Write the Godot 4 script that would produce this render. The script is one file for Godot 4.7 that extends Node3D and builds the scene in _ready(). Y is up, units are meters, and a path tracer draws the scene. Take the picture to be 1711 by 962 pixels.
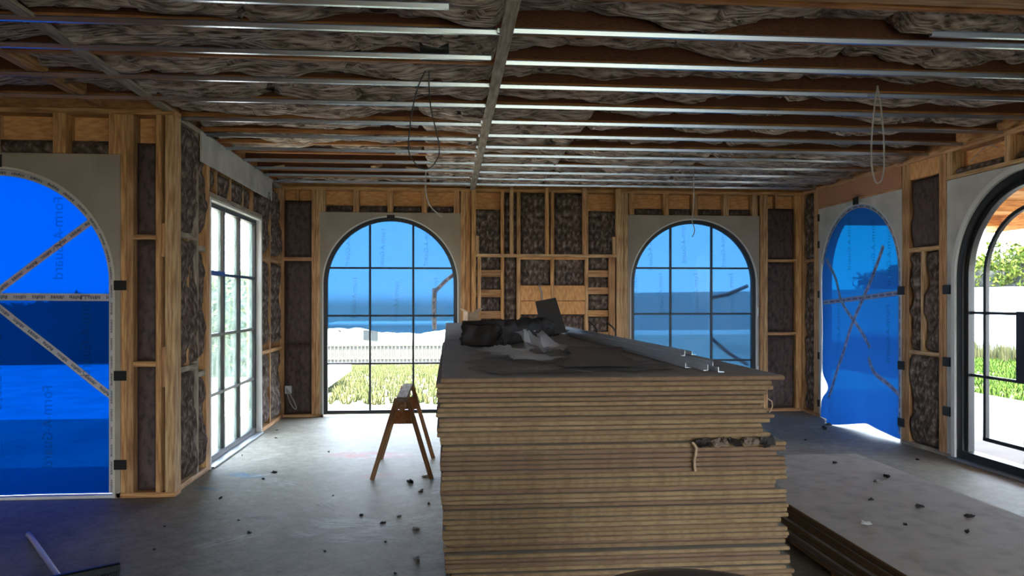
extends Node3D

var rng := RandomNumberGenerator.new()
var used := {}
var M := {}
var woods := []
var meshes := {}

# ---------------------------------------------------------------- naming
func numbered(called: String) -> String:
	if not used.has(called):
		used[called] = 0
		return called
	used[called] += 1
	return "%s_%03d" % [called, used[called]]

func kid(parent: Node, called: String, mesh: Mesh, mat: Material, xf := Transform3D()) -> MeshInstance3D:
	var o := MeshInstance3D.new()
	if parent == self:
		o.name = numbered(called)
	else:
		var key := "kids_" + called
		var n: int = parent.get_meta(key) if parent.has_meta(key) else 0
		parent.set_meta(key, n + 1)
		o.name = called if n == 0 else "%s_%03d" % [called, n]
	o.mesh = mesh
	o.material_override = mat
	o.transform = xf
	parent.add_child(o, true)
	return o

func tag(o: Node, label: String, category: String, group := "", kind := "") -> Node:
	o.set_meta("label", label)
	o.set_meta("category", category)
	if group != "":
		o.set_meta("group", group)
	if kind != "":
		o.set_meta("kind", kind)
	return o

func base(called: String, label: String, category: String, xf := Transform3D(), group := "", kind := "") -> Node3D:
	var o := Node3D.new()
	o.name = numbered(called)
	o.transform = xf
	add_child(o, true)
	tag(o, label, category, group, kind)
	return o

# ---------------------------------------------------------------- shapes
func start(smooth := false) -> SurfaceTool:
	var st := SurfaceTool.new()
	st.begin(Mesh.PRIMITIVE_TRIANGLES)
	st.set_smooth_group(0 if smooth else -1)
	return st

func tri(st: SurfaceTool, a: Vector3, b: Vector3, c: Vector3) -> void:   # a, b, c counter-clockwise from outside
	st.add_vertex(a)
	st.add_vertex(c)
	st.add_vertex(b)

func quad(st: SurfaceTool, a: Vector3, b: Vector3, c: Vector3, d: Vector3) -> void:
	tri(st, a, b, c)
	tri(st, a, c, d)

func done(st: SurfaceTool) -> ArrayMesh:
	st.generate_normals()
	return st.commit()

func bar_into(st: SurfaceTool, size: Vector3, bevel: float, xf := Transform3D()) -> void:
	# chamfered along the Y edges and at both ends
	var hx := size.x / 2
	var hy := size.y / 2
	var hz := size.z / 2
	var b := minf(bevel, minf(hx, hz) * 0.45)
	var ring := [Vector2(hx - b, -hz), Vector2(hx, -hz + b), Vector2(hx, hz - b), Vector2(hx - b, hz), Vector2(-hx + b, hz), Vector2(-hx, hz - b), Vector2(-hx, -hz + b), Vector2(-hx + b, -hz)]
	var n := ring.size()
	for i in n:
		var p: Vector2 = ring[i]
		var q: Vector2 = ring[(i + 1) % n]
		quad(st, xf * Vector3(q.x, -hy, q.y), xf * Vector3(p.x, -hy, p.y), xf * Vector3(p.x, hy, p.y), xf * Vector3(q.x, hy, q.y))
	for i in range(1, n - 1):
		var p0: Vector2 = ring[0]
		var p1: Vector2 = ring[i]
		var p2: Vector2 = ring[i + 1]
		tri(st, xf * Vector3(p0.x, hy, p0.y), xf * Vector3(p2.x, hy, p2.y), xf * Vector3(p1.x, hy, p1.y))
		tri(st, xf * Vector3(p0.x, -hy, p0.y), xf * Vector3(p1.x, -hy, p1.y), xf * Vector3(p2.x, -hy, p2.y))

func bar(size: Vector3, bevel := 0.003) -> ArrayMesh:
	var key := "bar%.3f,%.3f,%.3f,%.4f" % [size.x, size.y, size.z, bevel]
	if not meshes.has(key):
		var st := start()
		bar_into(st, size, bevel)
		meshes[key] = done(st)
	return meshes[key]

func between(a: Vector3, b: Vector3, roll := Vector3.FORWARD) -> Transform3D:
	var y := (b - a).normalized()
	var x := y.cross(roll)
	if x.length() < 0.01:
		x = y.cross(Vector3.RIGHT)
	x = x.normalized()
	return Transform3D(Basis(x, y, x.cross(y)), (a + b) / 2)

# a piece of timber or board that fills a box in its parent's axes; its grain runs along the longest side
func piece(par: Node, called: String, lo: Vector3, hi: Vector3, mat: Material = null, bevel := 0.003) -> MeshInstance3D:
	var s := (hi - lo).abs()
	var c := (hi + lo) / 2
	var m: Material = mat if mat else woods[rng.randi() % woods.size()]
	var xf := Transform3D(Basis(), c)
	if s.x >= s.y and s.x >= s.z:
		xf.basis = Basis(Vector3(0, 0, 1), -PI / 2)
		s = Vector3(s.y, s.x, s.z)
	elif s.z > s.y and s.z > s.x:
		xf.basis = Basis(Vector3(1, 0, 0), PI / 2)
		s = Vector3(s.x, s.z, s.y)
	return kid(par, called, bar(s, bevel), m, xf)

func cull(poly: PackedVector2Array) -> PackedVector2Array:
	var out := PackedVector2Array()
	for i in poly.size():
		if poly[i].distance_to(poly[(i + 1) % poly.size()]) > 0.0004:
			out.append(poly[i])
	return out

func extrude(poly_in: PackedVector2Array, w0: float, w1: float, bevel := 0.0) -> ArrayMesh:
	var st := start()
	extrude_into(st, poly_in, w0, w1, bevel)
	return done(st)

func extrude_into(st: SurfaceTool, poly_in: PackedVector2Array, w0: float, w1: float, bevel := 0.0, sides := true, caps := true) -> void:
	var poly := cull(poly_in)
	if Geometry2D.is_polygon_clockwise(poly):
		poly.reverse()
	var n := poly.size()
	var inner := PackedVector2Array()
	for i in n:
		var p := poly[i]
		var d0 := (p - poly[(i + n - 1) % n]).normalized()
		var d1 := (poly[(i + 1) % n] - p).normalized()
		var nn := Vector2(-d0.y - d1.y, d0.x + d1.x)
		var k := nn.length_squared()
		inner.append(p + (nn * (2.0 * bevel / maxf(k, 0.5)) if bevel > 0.0 else Vector2.ZERO))
	if sides:
		for i in n:
			var p := poly[i]
			var q := poly[(i + 1) % n]
			quad(st, Vector3(p.x, p.y, w0 + bevel), Vector3(q.x, q.y, w0 + bevel), Vector3(q.x, q.y, w1 - bevel), Vector3(p.x, p.y, w1 - bevel))
			if bevel > 0.0:
				var a := inner[i]
				var b := inner[(i + 1) % n]
				quad(st, Vector3(p.x, p.y, w1 - bevel), Vector3(q.x, q.y, w1 - bevel), Vector3(b.x, b.y, w1), Vector3(a.x, a.y, w1))
				quad(st, Vector3(q.x, q.y, w0 + bevel), Vector3(p.x, p.y, w0 + bevel), Vector3(a.x, a.y, w0), Vector3(b.x, b.y, w0))
	if caps:
		var t := Geometry2D.triangulate_polygon(inner)
		for i in range(0, t.size(), 3):
			var a := inner[t[i]]
			var b := inner[t[i + 1]]
			var c := inner[t[i + 2]]
			if (b - a).cross(c - a) < 0.0:
				var sw := b
				b = c
				c = sw
			tri(st, Vector3(a.x, a.y, w1), Vector3(b.x, b.y, w1), Vector3(c.x, c.y, w1))
			tri(st, Vector3(a.x, a.y, w0), Vector3(c.x, c.y, w0), Vector3(b.x, b.y, w0))

func rect(u0: float, v0: float, u1: float, v1: float) -> PackedVector2Array:
	return PackedVector2Array([Vector2(u0, v0), Vector2(u1, v0), Vector2(u1, v1), Vector2(u0, v1)])

func arch(cx: float, r: float, spring: float, bottom: float, n := 40) -> PackedVector2Array:
	var p := PackedVector2Array([Vector2(cx - r, bottom), Vector2(cx + r, bottom)])
	for i in n + 1:
		var a := PI * i / n
		p.append(Vector2(cx + r * cos(a), spring + r * sin(a)))
	return p

func minus(a: PackedVector2Array, b: PackedVector2Array) -> PackedVector2Array:
	return Geometry2D.clip_polygons(a, b)[0]

# a smooth sheet: f(s, t) over a grid
func sheet(nx: int, ny: int, f: Callable, uvs := Vector2(1, 1)) -> ArrayMesh:
	var st := start(true)
	for j in ny + 1:
		for i in nx + 1:
			var s := float(i) / nx
			var t := float(j) / ny
			st.set_uv(Vector2(s * uvs.x, t * uvs.y))
			st.add_vertex(f.call(s, t))
	for j in ny:
		for i in nx:
			var a := j * (nx + 1) + i
			var b := a + 1
			var c := a + nx + 2
			var d := a + nx + 1
			for k in [a, c, b, a, d, c]:
				st.add_index(k)
	st.generate_normals()
	return st.commit()

func ribbon(points: Array, up: Vector3, width: float) -> ArrayMesh:   # a flat tape along points, its face towards up
	var st := start(true)
	var run := 0.0
	for i in points.size():
		var p: Vector3 = points[i]
		var q: Vector3 = points[mini(i + 1, points.size() - 1)]
		var o: Vector3 = points[maxi(i - 1, 0)]
		var side := (q - o).normalized().cross(up).normalized() * width / 2
		if i > 0:
			run += p.distance_to(points[i - 1])
		st.set_uv(Vector2(run / 0.55, 0))
		st.add_vertex(p - side)
		st.set_uv(Vector2(run / 0.55, 1))
		st.add_vertex(p + side)
	for i in points.size() - 1:
		for k in [2 * i, 2 * i + 1, 2 * i + 2, 2 * i + 2, 2 * i + 1, 2 * i + 3]:
			st.add_index(k)
	st.generate_normals()
	return st.commit()

func tube(points: Array, r: float, sides := 8) -> ArrayMesh:
	var curve := Curve3D.new()
	for i in points.size():
		var p: Vector3 = points[i]
		var d: Vector3 = (points[mini(i + 1, points.size() - 1)] - points[maxi(i - 1, 0)]) / 5.0
		curve.add_point(p, -d, d)
	curve.bake_interval = 0.03
	var pts := curve.get_baked_points()
	var st := start(true)
	for i in pts.size():
		var d := (pts[mini(i + 1, pts.size() - 1)] - pts[maxi(i - 1, 0)]).normalized()
		var x := d.cross(Vector3(0.31, 0.2, 0.93)).normalized()
		var y := d.cross(x)
		for k in sides:
			var a := TAU * k / sides
			st.add_vertex(pts[i] + (x * cos(a) + y * sin(a)) * r)
	for i in pts.size() - 1:
		for k in sides:
			var a := i * sides + k
			var b := i * sides + (k + 1) % sides
			for v in [a, b, a + sides, b, b + sides, a + sides]:
				st.add_index(v)
	st.generate_normals()
	return st.commit()

func lathe(profile: Array, n := 48) -> ArrayMesh:   # profile of Vector2(radius, height)
	var st := start(true)
	for i in n + 1:
		var a := TAU * i / n
		for p in profile:
			st.add_vertex(Vector3(p.x * cos(a), p.y, p.x * sin(a)))
	var m := profile.size()
	for i in n:
		for j in m - 1:
			var a := i * m + j
			var b := a + m
			for v in [a, a + 1, b, b, a + 1, b + 1]:
				st.add_index(v)
	st.generate_normals()
	return st.commit()

# ---------------------------------------------------------------- materials
func noise(freq: float, octaves := 4, kind := FastNoiseLite.TYPE_SIMPLEX_SMOOTH, sd := 1) -> FastNoiseLite:
	var f := FastNoiseLite.new()
	f.noise_type = kind
	f.frequency = freq
	f.fractal_octaves = octaves
	f.seed = sd
	return f

func ntex(f: FastNoiseLite, stops: Array = [], size := 512, normal := false, bump := 6.0) -> NoiseTexture2D:
	var t := NoiseTexture2D.new()
	t.width = size
	t.height = size
	t.seamless = true
	t.noise = f
	t.generate_mipmaps = false
	if normal:
		t.as_normal_map = true
		t.bump_strength = bump
	if stops.size():
		var g := Gradient.new()
		g.offsets = PackedFloat32Array(stops.map(func(s): return s[0]))
		g.colors = PackedColorArray(stops.map(func(s): return s[1]))
		t.color_ramp = g
	return t

func mat(called: String, color: Color, rough: float, metal := 0.0, tex: Texture2D = null, scale := Vector3.ZERO) -> StandardMaterial3D:
	var m := StandardMaterial3D.new()
	m.resource_name = called
	m.albedo_color = color
	m.roughness = rough
	m.metallic = metal
	if tex:
		m.albedo_texture = tex
	if scale != Vector3.ZERO:
		m.uv1_triplanar = true
		m.uv1_scale = scale
	M[called] = m
	return m

func make_materials() -> void:
	var grain := ntex(noise(0.012, 5), [[0.0, Color(0.55, 0.41, 0.275)], [0.35, Color(0.685, 0.535, 0.375)], [0.6, Color(0.78, 0.64, 0.47)], [1.0, Color(0.86, 0.735, 0.565)]])
	var tones := [Color(1, 0.97, 0.93), Color(0.93, 0.86, 0.78), Color(1, 0.93, 0.82), Color(0.88, 0.82, 0.76), Color(0.97, 0.9, 0.86), Color(1, 1, 0.97)]
	for i in tones.size():
		var m := mat("pine_%d" % i, tones[i], 0.75, 0.0, grain, Vector3(5.0, 0.45, 5.0))
		m.uv1_offset = Vector3(0.37 * i, 0.21 * i, 0.53 * i)
		woods.append(m)
	mat("pale_pine", Color(1, 1, 1), 0.75, 0.0, grain, Vector3(4.0, 0.4, 4.0)).uv1_offset = Vector3(0.2, 0.6, 0.1)
	mat("dusty_pine", Color(0.9, 0.9, 0.9), 0.8, 0.0, ntex(noise(0.012, 5, FastNoiseLite.TYPE_SIMPLEX_SMOOTH, 9), [[0.0, Color(0.46, 0.40, 0.34)], [0.5, Color(0.66, 0.60, 0.52)], [1.0, Color(0.80, 0.75, 0.67)]]), Vector3(5.0, 0.5, 5.0))
	mat("leg_pine", Color(0.86, 0.80, 0.76), 0.8, 0.0, grain, Vector3(5.0, 0.5, 5.0))
	mat("joist_web", Color(0.40, 0.26, 0.18), 0.8, 0.0, ntex(noise(0.05, 3, FastNoiseLite.TYPE_CELLULAR, 3), [[0.0, Color(0.8, 0.72, 0.62)], [0.5, Color(1, 0.92, 0.82)], [1.0, Color(0.7, 0.62, 0.52)]], 256), Vector3(3.0, 1.2, 3.0))
	mat("joist_flange", Color(0.86, 0.72, 0.58), 0.8, 0.0, grain, Vector3(5.0, 0.45, 5.0))
	mat("sheathing", Color(0.90, 0.83, 0.75), 0.8, 0.0, ntex(noise(0.02, 5, FastNoiseLite.TYPE_SIMPLEX_SMOOTH, 17), [[0.0, Color(0.80, 0.60, 0.40)], [0.5, Color(0.93, 0.74, 0.52)], [1.0, Color(1.0, 0.85, 0.64)]]), Vector3(0.7, 2.6, 0.7))
	mat("osb", Color(0.88, 0.72, 0.58), 0.85, 0.0, ntex(noise(0.03, 3, FastNoiseLite.TYPE_CELLULAR, 5), [[0.0, Color(0.55, 0.43, 0.32)], [0.5, Color(0.82, 0.68, 0.52)], [1.0, Color(0.66, 0.5, 0.36)]]), Vector3(1.5, 2.5, 1.5))
	mat("rim_board", Color(0.90, 0.78, 0.72), 0.85, 0.0, ntex(noise(0.06, 3, FastNoiseLite.TYPE_CELLULAR, 7), [[0.0, Color(0.60, 0.46, 0.37)], [0.5, Color(0.80, 0.66, 0.54)], [1.0, Color(0.66, 0.52, 0.43)]]), Vector3(1.5, 1.5, 1.5))
	var wool := noise(0.011, 6, FastNoiseLite.TYPE_SIMPLEX_SMOOTH, 21)
	wool.domain_warp_enabled = true
	wool.domain_warp_amplitude = 40.0
	wool.domain_warp_frequency = 0.008
	var wool_stops := [[0.0, Color(0.19, 0.15, 0.13)], [0.4, Color(0.32, 0.27, 0.24)], [0.6, Color(0.43, 0.37, 0.335)], [0.8, Color(0.56, 0.50, 0.465)], [1.0, Color(0.70, 0.65, 0.62)]]
	var wool_tex := ntex(wool, wool_stops, 512)
	var wool_bump := ntex(noise(0.02, 6, FastNoiseLite.TYPE_SIMPLEX_SMOOTH, 33), [], 512)
	var wb := mat("wool_wall", Color(1, 1, 1), 0.95, 0.0, wool_tex, Vector3(2.6, 1.8, 2.6))
	var wc := mat("wool_ceiling", Color(1, 1, 1), 0.95, 0.0, ntex(wool, [[0.0, Color(0.16, 0.12, 0.10)], [0.33, Color(0.44, 0.375, 0.33)], [0.5, Color(0.70, 0.625, 0.57)], [0.75, Color(0.86, 0.795, 0.74)], [1.0, Color(0.99, 0.95, 0.91)]], 512), Vector3(0.75, 5.0, 7.5))
	for m in [wb, wc]:
		m.heightmap_enabled = true
		m.heightmap_texture = wool_bump
		m.heightmap_scale = 0.9
		m.metallic_specular = 0.25
	mat("batt_face", Color(0.34, 0.27, 0.245), 0.75, 0.0, ntex(noise(0.01, 5, FastNoiseLite.TYPE_SIMPLEX_SMOOTH, 41), [[0.0, Color(0.5, 0.47, 0.46)], [0.5, Color(0.9, 0.88, 0.88)], [1.0, Color(1, 1, 1)]]), Vector3(3, 1.5, 3))
	mat("arch_panel", Color(0.66, 0.61, 0.54), 0.85, 0.0, ntex(noise(0.006, 4, FastNoiseLite.TYPE_SIMPLEX_SMOOTH, 51), [[0.0, Color(0.86, 0.86, 0.86)], [1.0, Color(1, 1, 1)]], 256), Vector3(0.9, 0.9, 0.9))
	mat("cement_board", Color(0.80, 0.79, 0.76), 0.9, 0.0, ntex(noise(0.01, 5, FastNoiseLite.TYPE_SIMPLEX_SMOOTH, 53), [[0.0, Color(0.8, 0.8, 0.8)], [1.0, Color(1, 1, 1)]], 256), Vector3(0.8, 0.8, 0.8))
	mat("white_board", Color(0.80, 0.80, 0.78), 0.8)
	mat("foam", Color(0.78, 0.75, 0.68), 0.9)
	mat("black_steel", Color(0.035, 0.038, 0.042), 0.42)
	mat("steel_grey", Color(0.12, 0.14, 0.145), 0.45)
	mat("rubber", Color(0.02, 0.02, 0.02), 0.6)
	mat("zinc", Color(0.66, 0.69, 0.74), 0.27, 0.95)
	mat("bead", Color(0.80, 0.82, 0.84), 0.32, 0.45)
	mat("zinc_dull", Color(0.62, 0.63, 0.64), 0.42, 0.9)
	var paper := ntex(noise(0.008, 5, FastNoiseLite.TYPE_SIMPLEX_SMOOTH, 61), [[0.0, Color(0.84, 0.83, 0.82)], [0.5, Color(0.95, 0.94, 0.93)], [1.0, Color(1, 1, 1)]])
	mat("board_face", Color(0.64, 0.62, 0.60), 0.72, 0.0, paper, Vector3(1.2, 1.2, 1.2))
	mat("board_pale", Color(0.76, 0.73, 0.70), 0.72, 0.0, paper, Vector3(1.2, 1.2, 1.2))
	var edge_tex := ntex(noise(0.03, 4, FastNoiseLite.TYPE_SIMPLEX_SMOOTH, 67), [[0.0, Color(0.80, 0.76, 0.72)], [0.5, Color(0.95, 0.93, 0.9)], [1.0, Color(1, 1, 1)]], 256)
	var tans := [Color(0.51, 0.42, 0.305), Color(0.475, 0.385, 0.28), Color(0.535, 0.445, 0.325), Color(0.455, 0.36, 0.275)]
	for i in 4:
		mat("board_edge_%d" % i, tans[i], 0.85, 0.0, edge_tex, Vector3(3, 20, 3)).uv1_offset = Vector3(0.3 * i, 0.1, 0.2 * i)
	mat("kraft_dark", Color(0.115, 0.085, 0.068), 0.72, 0.0, paper, Vector3(3, 3, 3))
	mat("kraft", Color(0.46, 0.40, 0.355), 0.8, 0.0, paper, Vector3(3, 3, 3))
	mat("grey_paper", Color(0.50, 0.475, 0.455), 0.8, 0.0, paper, Vector3(2, 2, 2))
	mat("carton", Color(0.68, 0.58, 0.48), 0.8, 0.0, paper, Vector3(3, 3, 3))
	mat("white_plastic", Color(0.78, 0.79, 0.80), 0.5)
	mat("cable_white", Color(0.62, 0.60, 0.57), 0.5)
	mat("cable_grey", Color(0.28, 0.27, 0.26), 0.55)
	mat("debris_dark", Color(0.13, 0.12, 0.11), 0.9)
	mat("debris_pale", Color(0.68, 0.66, 0.63), 0.9)
	mat("black_plastic", Color(0.016, 0.018, 0.024), 0.38)
	mat("bristle", Color(0.02, 0.022, 0.03), 0.7)
	mat("broom_pole", Color(0.78, 0.79, 0.82), 0.45)
	mat("navy", Color(0.03, 0.06, 0.14), 0.5)
	mat("blue_tape", Color(0.03, 0.28, 0.62), 0.6)
	var glass := mat("glass", Color(0.93, 0.96, 0.96, 0.05), 0.03)
	glass.metallic_specular = 0.07
	glass.transparency = BaseMaterial3D.TRANSPARENCY_ALPHA
	# panes still wearing their streaky protective film
	var fg := mat("filmed_glass", Color(0.80, 0.84, 0.82, 0.34), 0.4, 0.0, ntex(noise(0.008, 4, FastNoiseLite.TYPE_SIMPLEX_SMOOTH, 63), [[0.0, Color(0.5, 0.6, 0.5, 0.5)], [0.5, Color(0.85, 0.9, 0.88, 0.9)], [1.0, Color(1, 1, 1, 1)]]), Vector3(2.2, 0.8, 2.2))
	fg.transparency = BaseMaterial3D.TRANSPARENCY_ALPHA
	fg.backlight_enabled = true
	fg.backlight = Color(0.6, 0.64, 0.62)
	var hazy := mat("hazy_plastic", Color(0.86, 0.87, 0.89, 0.55), 0.35)
	hazy.transparency = BaseMaterial3D.TRANSPARENCY_ALPHA
	film_material("film_deep", Color(0.0, 0.0039, 0.146, 0.75), Color(0.0, 0.05, 0.165))
	film_material("film_loose", Color(0.0, 0.055, 0.178, 0.88), Color(0.06, 0.21, 0.44))
	film_material("film_light", Color(0.0012, 0.021, 0.085, 0.60), Color(0.07, 0.18, 0.26))
	var ink := mat("film_ink", Color(0.02, 0.07, 0.2, 0.25), 0.6)
	ink.transparency = BaseMaterial3D.TRANSPARENCY_ALPHA
	# printed tape
	var im := Image.create(512, 32, false, Image.FORMAT_RGB8)
	im.fill(Color(0.80, 0.80, 0.78))
	var r := RandomNumberGenerator.new()
	r.seed = 77
	for band in 4:
		var x := band * 128 + 6
		while x < band * 128 + 92:
			var w := r.randi_range(3, 7)
			im.fill_rect(Rect2i(x, 9 + r.randi_range(0, 2), w, r.randi_range(10, 14)), Color(0.08, 0.08, 0.09))
			if w > 4:
				im.fill_rect(Rect2i(x + 2, 13, 2, 4), Color(0.7, 0.7, 0.7))
			x += w + r.randi_range(2, 5)
	var tape := mat("tape", Color(0.9, 0.9, 0.9), 0.6, 0.0, ImageTexture.create_from_image(im))
	tape.backlight_enabled = true
	tape.backlight = Color(0.12, 0.2, 0.32)
	tape.cull_mode = BaseMaterial3D.CULL_DISABLED
	var thin := mat("tape_thin", Color(0.95, 0.95, 0.95), 0.6, 0.0, tape.albedo_texture)
	thin.backlight_enabled = true
	thin.backlight = Color(0.80, 0.92, 1.0)
	thin.cull_mode = BaseMaterial3D.CULL_DISABLED
	# outdoors
	mat("concrete_out", Color(0.84, 0.82, 0.79), 0.9, 0.0, ntex(noise(0.01, 5, FastNoiseLite.TYPE_SIMPLEX_SMOOTH, 71), [[0.0, Color(0.85, 0.85, 0.85)], [1.0, Color(1, 1, 1)]], 256), Vector3(0.4, 0.4, 0.4))
	mat("patio", Color(0.50, 0.47, 0.44), 0.9, 0.0, M.concrete_out.albedo_texture, Vector3(0.4, 0.4, 0.4))
	mat("lawn", Color(1, 1, 1), 0.95, 0.0, ntex(noise(0.02, 5, FastNoiseLite.TYPE_SIMPLEX_SMOOTH, 73), [[0.0, Color(0.19, 0.215, 0.10)], [0.45, Color(0.24, 0.26, 0.13)], [0.6, Color(0.34, 0.33, 0.24)], [1.0, Color(0.44, 0.42, 0.37)]]), Vector3(0.12, 0.12, 0.12))
	var blade := mat("blade", Color(1, 1, 1), 0.8)
	blade.metallic_specular = 0.12
	blade.vertex_color_use_as_albedo = true
	blade.cull_mode = BaseMaterial3D.CULL_DISABLED
	blade.backlight_enabled = true
	blade.backlight = Color(0.12, 0.15, 0.03)
	mat("render_white", Color(0.82, 0.82, 0.80), 0.85)
	mat("shingle", Color(0.25, 0.24, 0.25), 0.9)
	mat("hedge_core", Color(0.04, 0.06, 0.02), 0.95)
	mat("weathered", Color(0.34, 0.33, 0.31), 0.9, 0.0, ntex(noise(0.015, 5, FastNoiseLite.TYPE_SIMPLEX_SMOOTH, 79), [[0.0, Color(0.55, 0.53, 0.5)], [1.0, Color(1, 1, 1)]], 256), Vector3(4, 0.6, 4))
	mat("dark_stain", Color(0.10, 0.09, 0.085), 0.8)
	mat("soffit", Color(1.0, 0.86, 0.68), 0.8, 0.0, grain, Vector3(5, 0.5, 5))
	floor_material()

func film_material(called: String, color: Color, back: Color) -> void:
	var m := mat(called, color, 0.12)
	m.refraction_enabled = true
	m.refraction_scale = 0.0004
	m.backlight_enabled = true
	m.backlight = back
	m.cull_mode = BaseMaterial3D.CULL_DISABLED

const FLOOR_LO := Vector2(-6.2, -9.99)
const FLOOR_HI := Vector2(5.0, 6.2)

func floor_material() -> void:
	var w := 1417
	var h := 2048
	var a := noise(0.004, 5, FastNoiseLite.TYPE_SIMPLEX_SMOOTH, 91).get_image(w, h, false, false, false).get_data()
	var b := noise(0.05, 3, FastNoiseLite.TYPE_SIMPLEX_SMOOTH, 92).get_image(w, h, false, false, false).get_data()
	var d := PackedByteArray()
	d.resize(w * h * 3)
	for i in w * h:
		var v := 99.0 + 0.25 * a[i] + 0.13 * b[i]
		if b[i] > 205:
			v -= (b[i] - 205) * 0.7
		d[3 * i] = int(v)
		d[3 * i + 1] = int(v * 0.95)
		d[3 * i + 2] = int(v * 0.84)
	var im := Image.create_from_data(w, h, false, Image.FORMAT_RGB8, d)
	# chalk marks, dust smears and a painted pale sheen that the photograph shows on the slab
	smear(im, Vector2(-0.76, -7.42), Vector2(0.50, 0.20), Color(0.80, 0.22, 0.25), 0.55, 0.15, 101)
	smear(im, Vector2(-0.62, -6.55), Vector2(0.22, 0.10), Color(0.80, 0.30, 0.30), 0.35, -0.2, 102)
	smear(im, Vector2(-1.77, -6.66), Vector2(0.24, 0.11), Color(0.16, 0.45, 0.72), 0.6, 0.5, 103)
	smear(im, Vector2(-1.95, -6.2), Vector2(0.16, 0.08), Color(0.16, 0.42, 0.68), 0.4, 0.4, 104)
	smear(im, Vector2(3.55, -7.3), Vector2(0.55, 0.16), Color(0.45, 0.26, 0.30), 0.35, 0.1, 105)
	smear(im, Vector2(-0.62, -5.15), Vector2(0.42, 0.16), Color(0.90, 0.90, 0.89), 0.6, 0.25, 106)  # whitish dust patch that also paints the window sheen into the slab colour
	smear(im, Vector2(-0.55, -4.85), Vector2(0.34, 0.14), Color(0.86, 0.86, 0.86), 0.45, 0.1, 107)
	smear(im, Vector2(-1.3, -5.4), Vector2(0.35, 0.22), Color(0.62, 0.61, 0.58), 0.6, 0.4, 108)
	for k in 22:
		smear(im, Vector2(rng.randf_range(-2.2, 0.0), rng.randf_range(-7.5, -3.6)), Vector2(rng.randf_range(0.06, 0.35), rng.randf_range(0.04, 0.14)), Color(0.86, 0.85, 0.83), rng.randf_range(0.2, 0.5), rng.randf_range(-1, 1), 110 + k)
	for k in 14:
		smear(im, Vector2(rng.randf_range(-3.2, 0.0), rng.randf_range(-6.5, -3.6)), Vector2(rng.randf_range(0.06, 0.3), rng.randf_range(0.04, 0.12)), Color(0.26, 0.25, 0.24), rng.randf_range(0.15, 0.4), rng.randf_range(-1, 1), 150 + k)
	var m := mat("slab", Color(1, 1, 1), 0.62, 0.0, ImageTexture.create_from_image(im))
	m.metallic_specular = 0.38
	m.detail_enabled = true
	m.detail_blend_mode = BaseMaterial3D.BLEND_MODE_MUL
	m.detail_uv_layer = BaseMaterial3D.DETAIL_UV_2
	m.uv2_triplanar = true
	m.uv2_scale = Vector3(1.1, 1.1, 1.1)
	m.detail_albedo = ntex(noise(0.04, 5, FastNoiseLite.TYPE_SIMPLEX_SMOOTH, 95), [[0.0, Color(0.72, 0.72, 0.72)], [0.3, Color(0.9, 0.9, 0.9)], [1.0, Color(1, 1, 1)]], 512)

func smear(im: Image, at: Vector2, half: Vector2, color: Color, strength: float, turn: float, sd: int) -> void:
	var px := Vector2(im.get_width(), im.get_height()) / (FLOOR_HI - FLOOR_LO)
	var n := int(half.length() * px.x) + 2
	var f := noise(0.11, 3, FastNoiseLite.TYPE_SIMPLEX_SMOOTH, sd)
	var g := Image.create(2 * n, 2 * n, false, Image.FORMAT_RGBA8)
	for j in 2 * n:
		for i in 2 * n:
			var p := Vector2(i - n, j - n).rotated(-turn) / (half * px.x)
			var q := Vector2(i, j).rotated(-turn)
			var k := clampf((1.0 - p.length()) * 2.2, 0, 1) * clampf(0.45 + 1.5 * f.get_noise_2d(q.x * 0.35, q.y * 2.2), 0, 1)
			g.set_pixel(i, j, Color(color, strength * k))
	im.convert(Image.FORMAT_RGBA8)
	im.blend_rect(g, Rect2i(0, 0, 2 * n, 2 * n), Vector2i((at - FLOOR_LO) * px) - Vector2i(n, n))

# ---------------------------------------------------------------- wall frames: u across, v up, w into the room
const BACK := Transform3D(Basis(Vector3(1, 0, 0), Vector3(0, 1, 0), Vector3(0, 0, 1)), Vector3(0, 0, -9.85))
const BUMP := Transform3D(Basis(Vector3(1, 0, 0), Vector3(0, 1, 0), Vector3(0, 0, 1)), Vector3(0, 0, -5.97))
const RIGHT := Transform3D(Basis(Vector3(0, 0, 1), Vector3(0, 1, 0), Vector3(-1, 0, 0)), Vector3(4.82, 0, 0))
const LEFT := Transform3D(Basis(Vector3(0, 0, -1), Vector3(0, 1, 0), Vector3(1, 0, 0)), Vector3(-2.14, 0, 0))
const D := -0.14
const TOP := 3.0

func wood(par: Node, called: String, u0: float, v0: float, u1: float, v1: float, w0 := D, w1 := 0.0, m: Material = null) -> MeshInstance3D:
	return piece(par, called, Vector3(u0, v0, w0), Vector3(u1, v1, w1), m)

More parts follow.
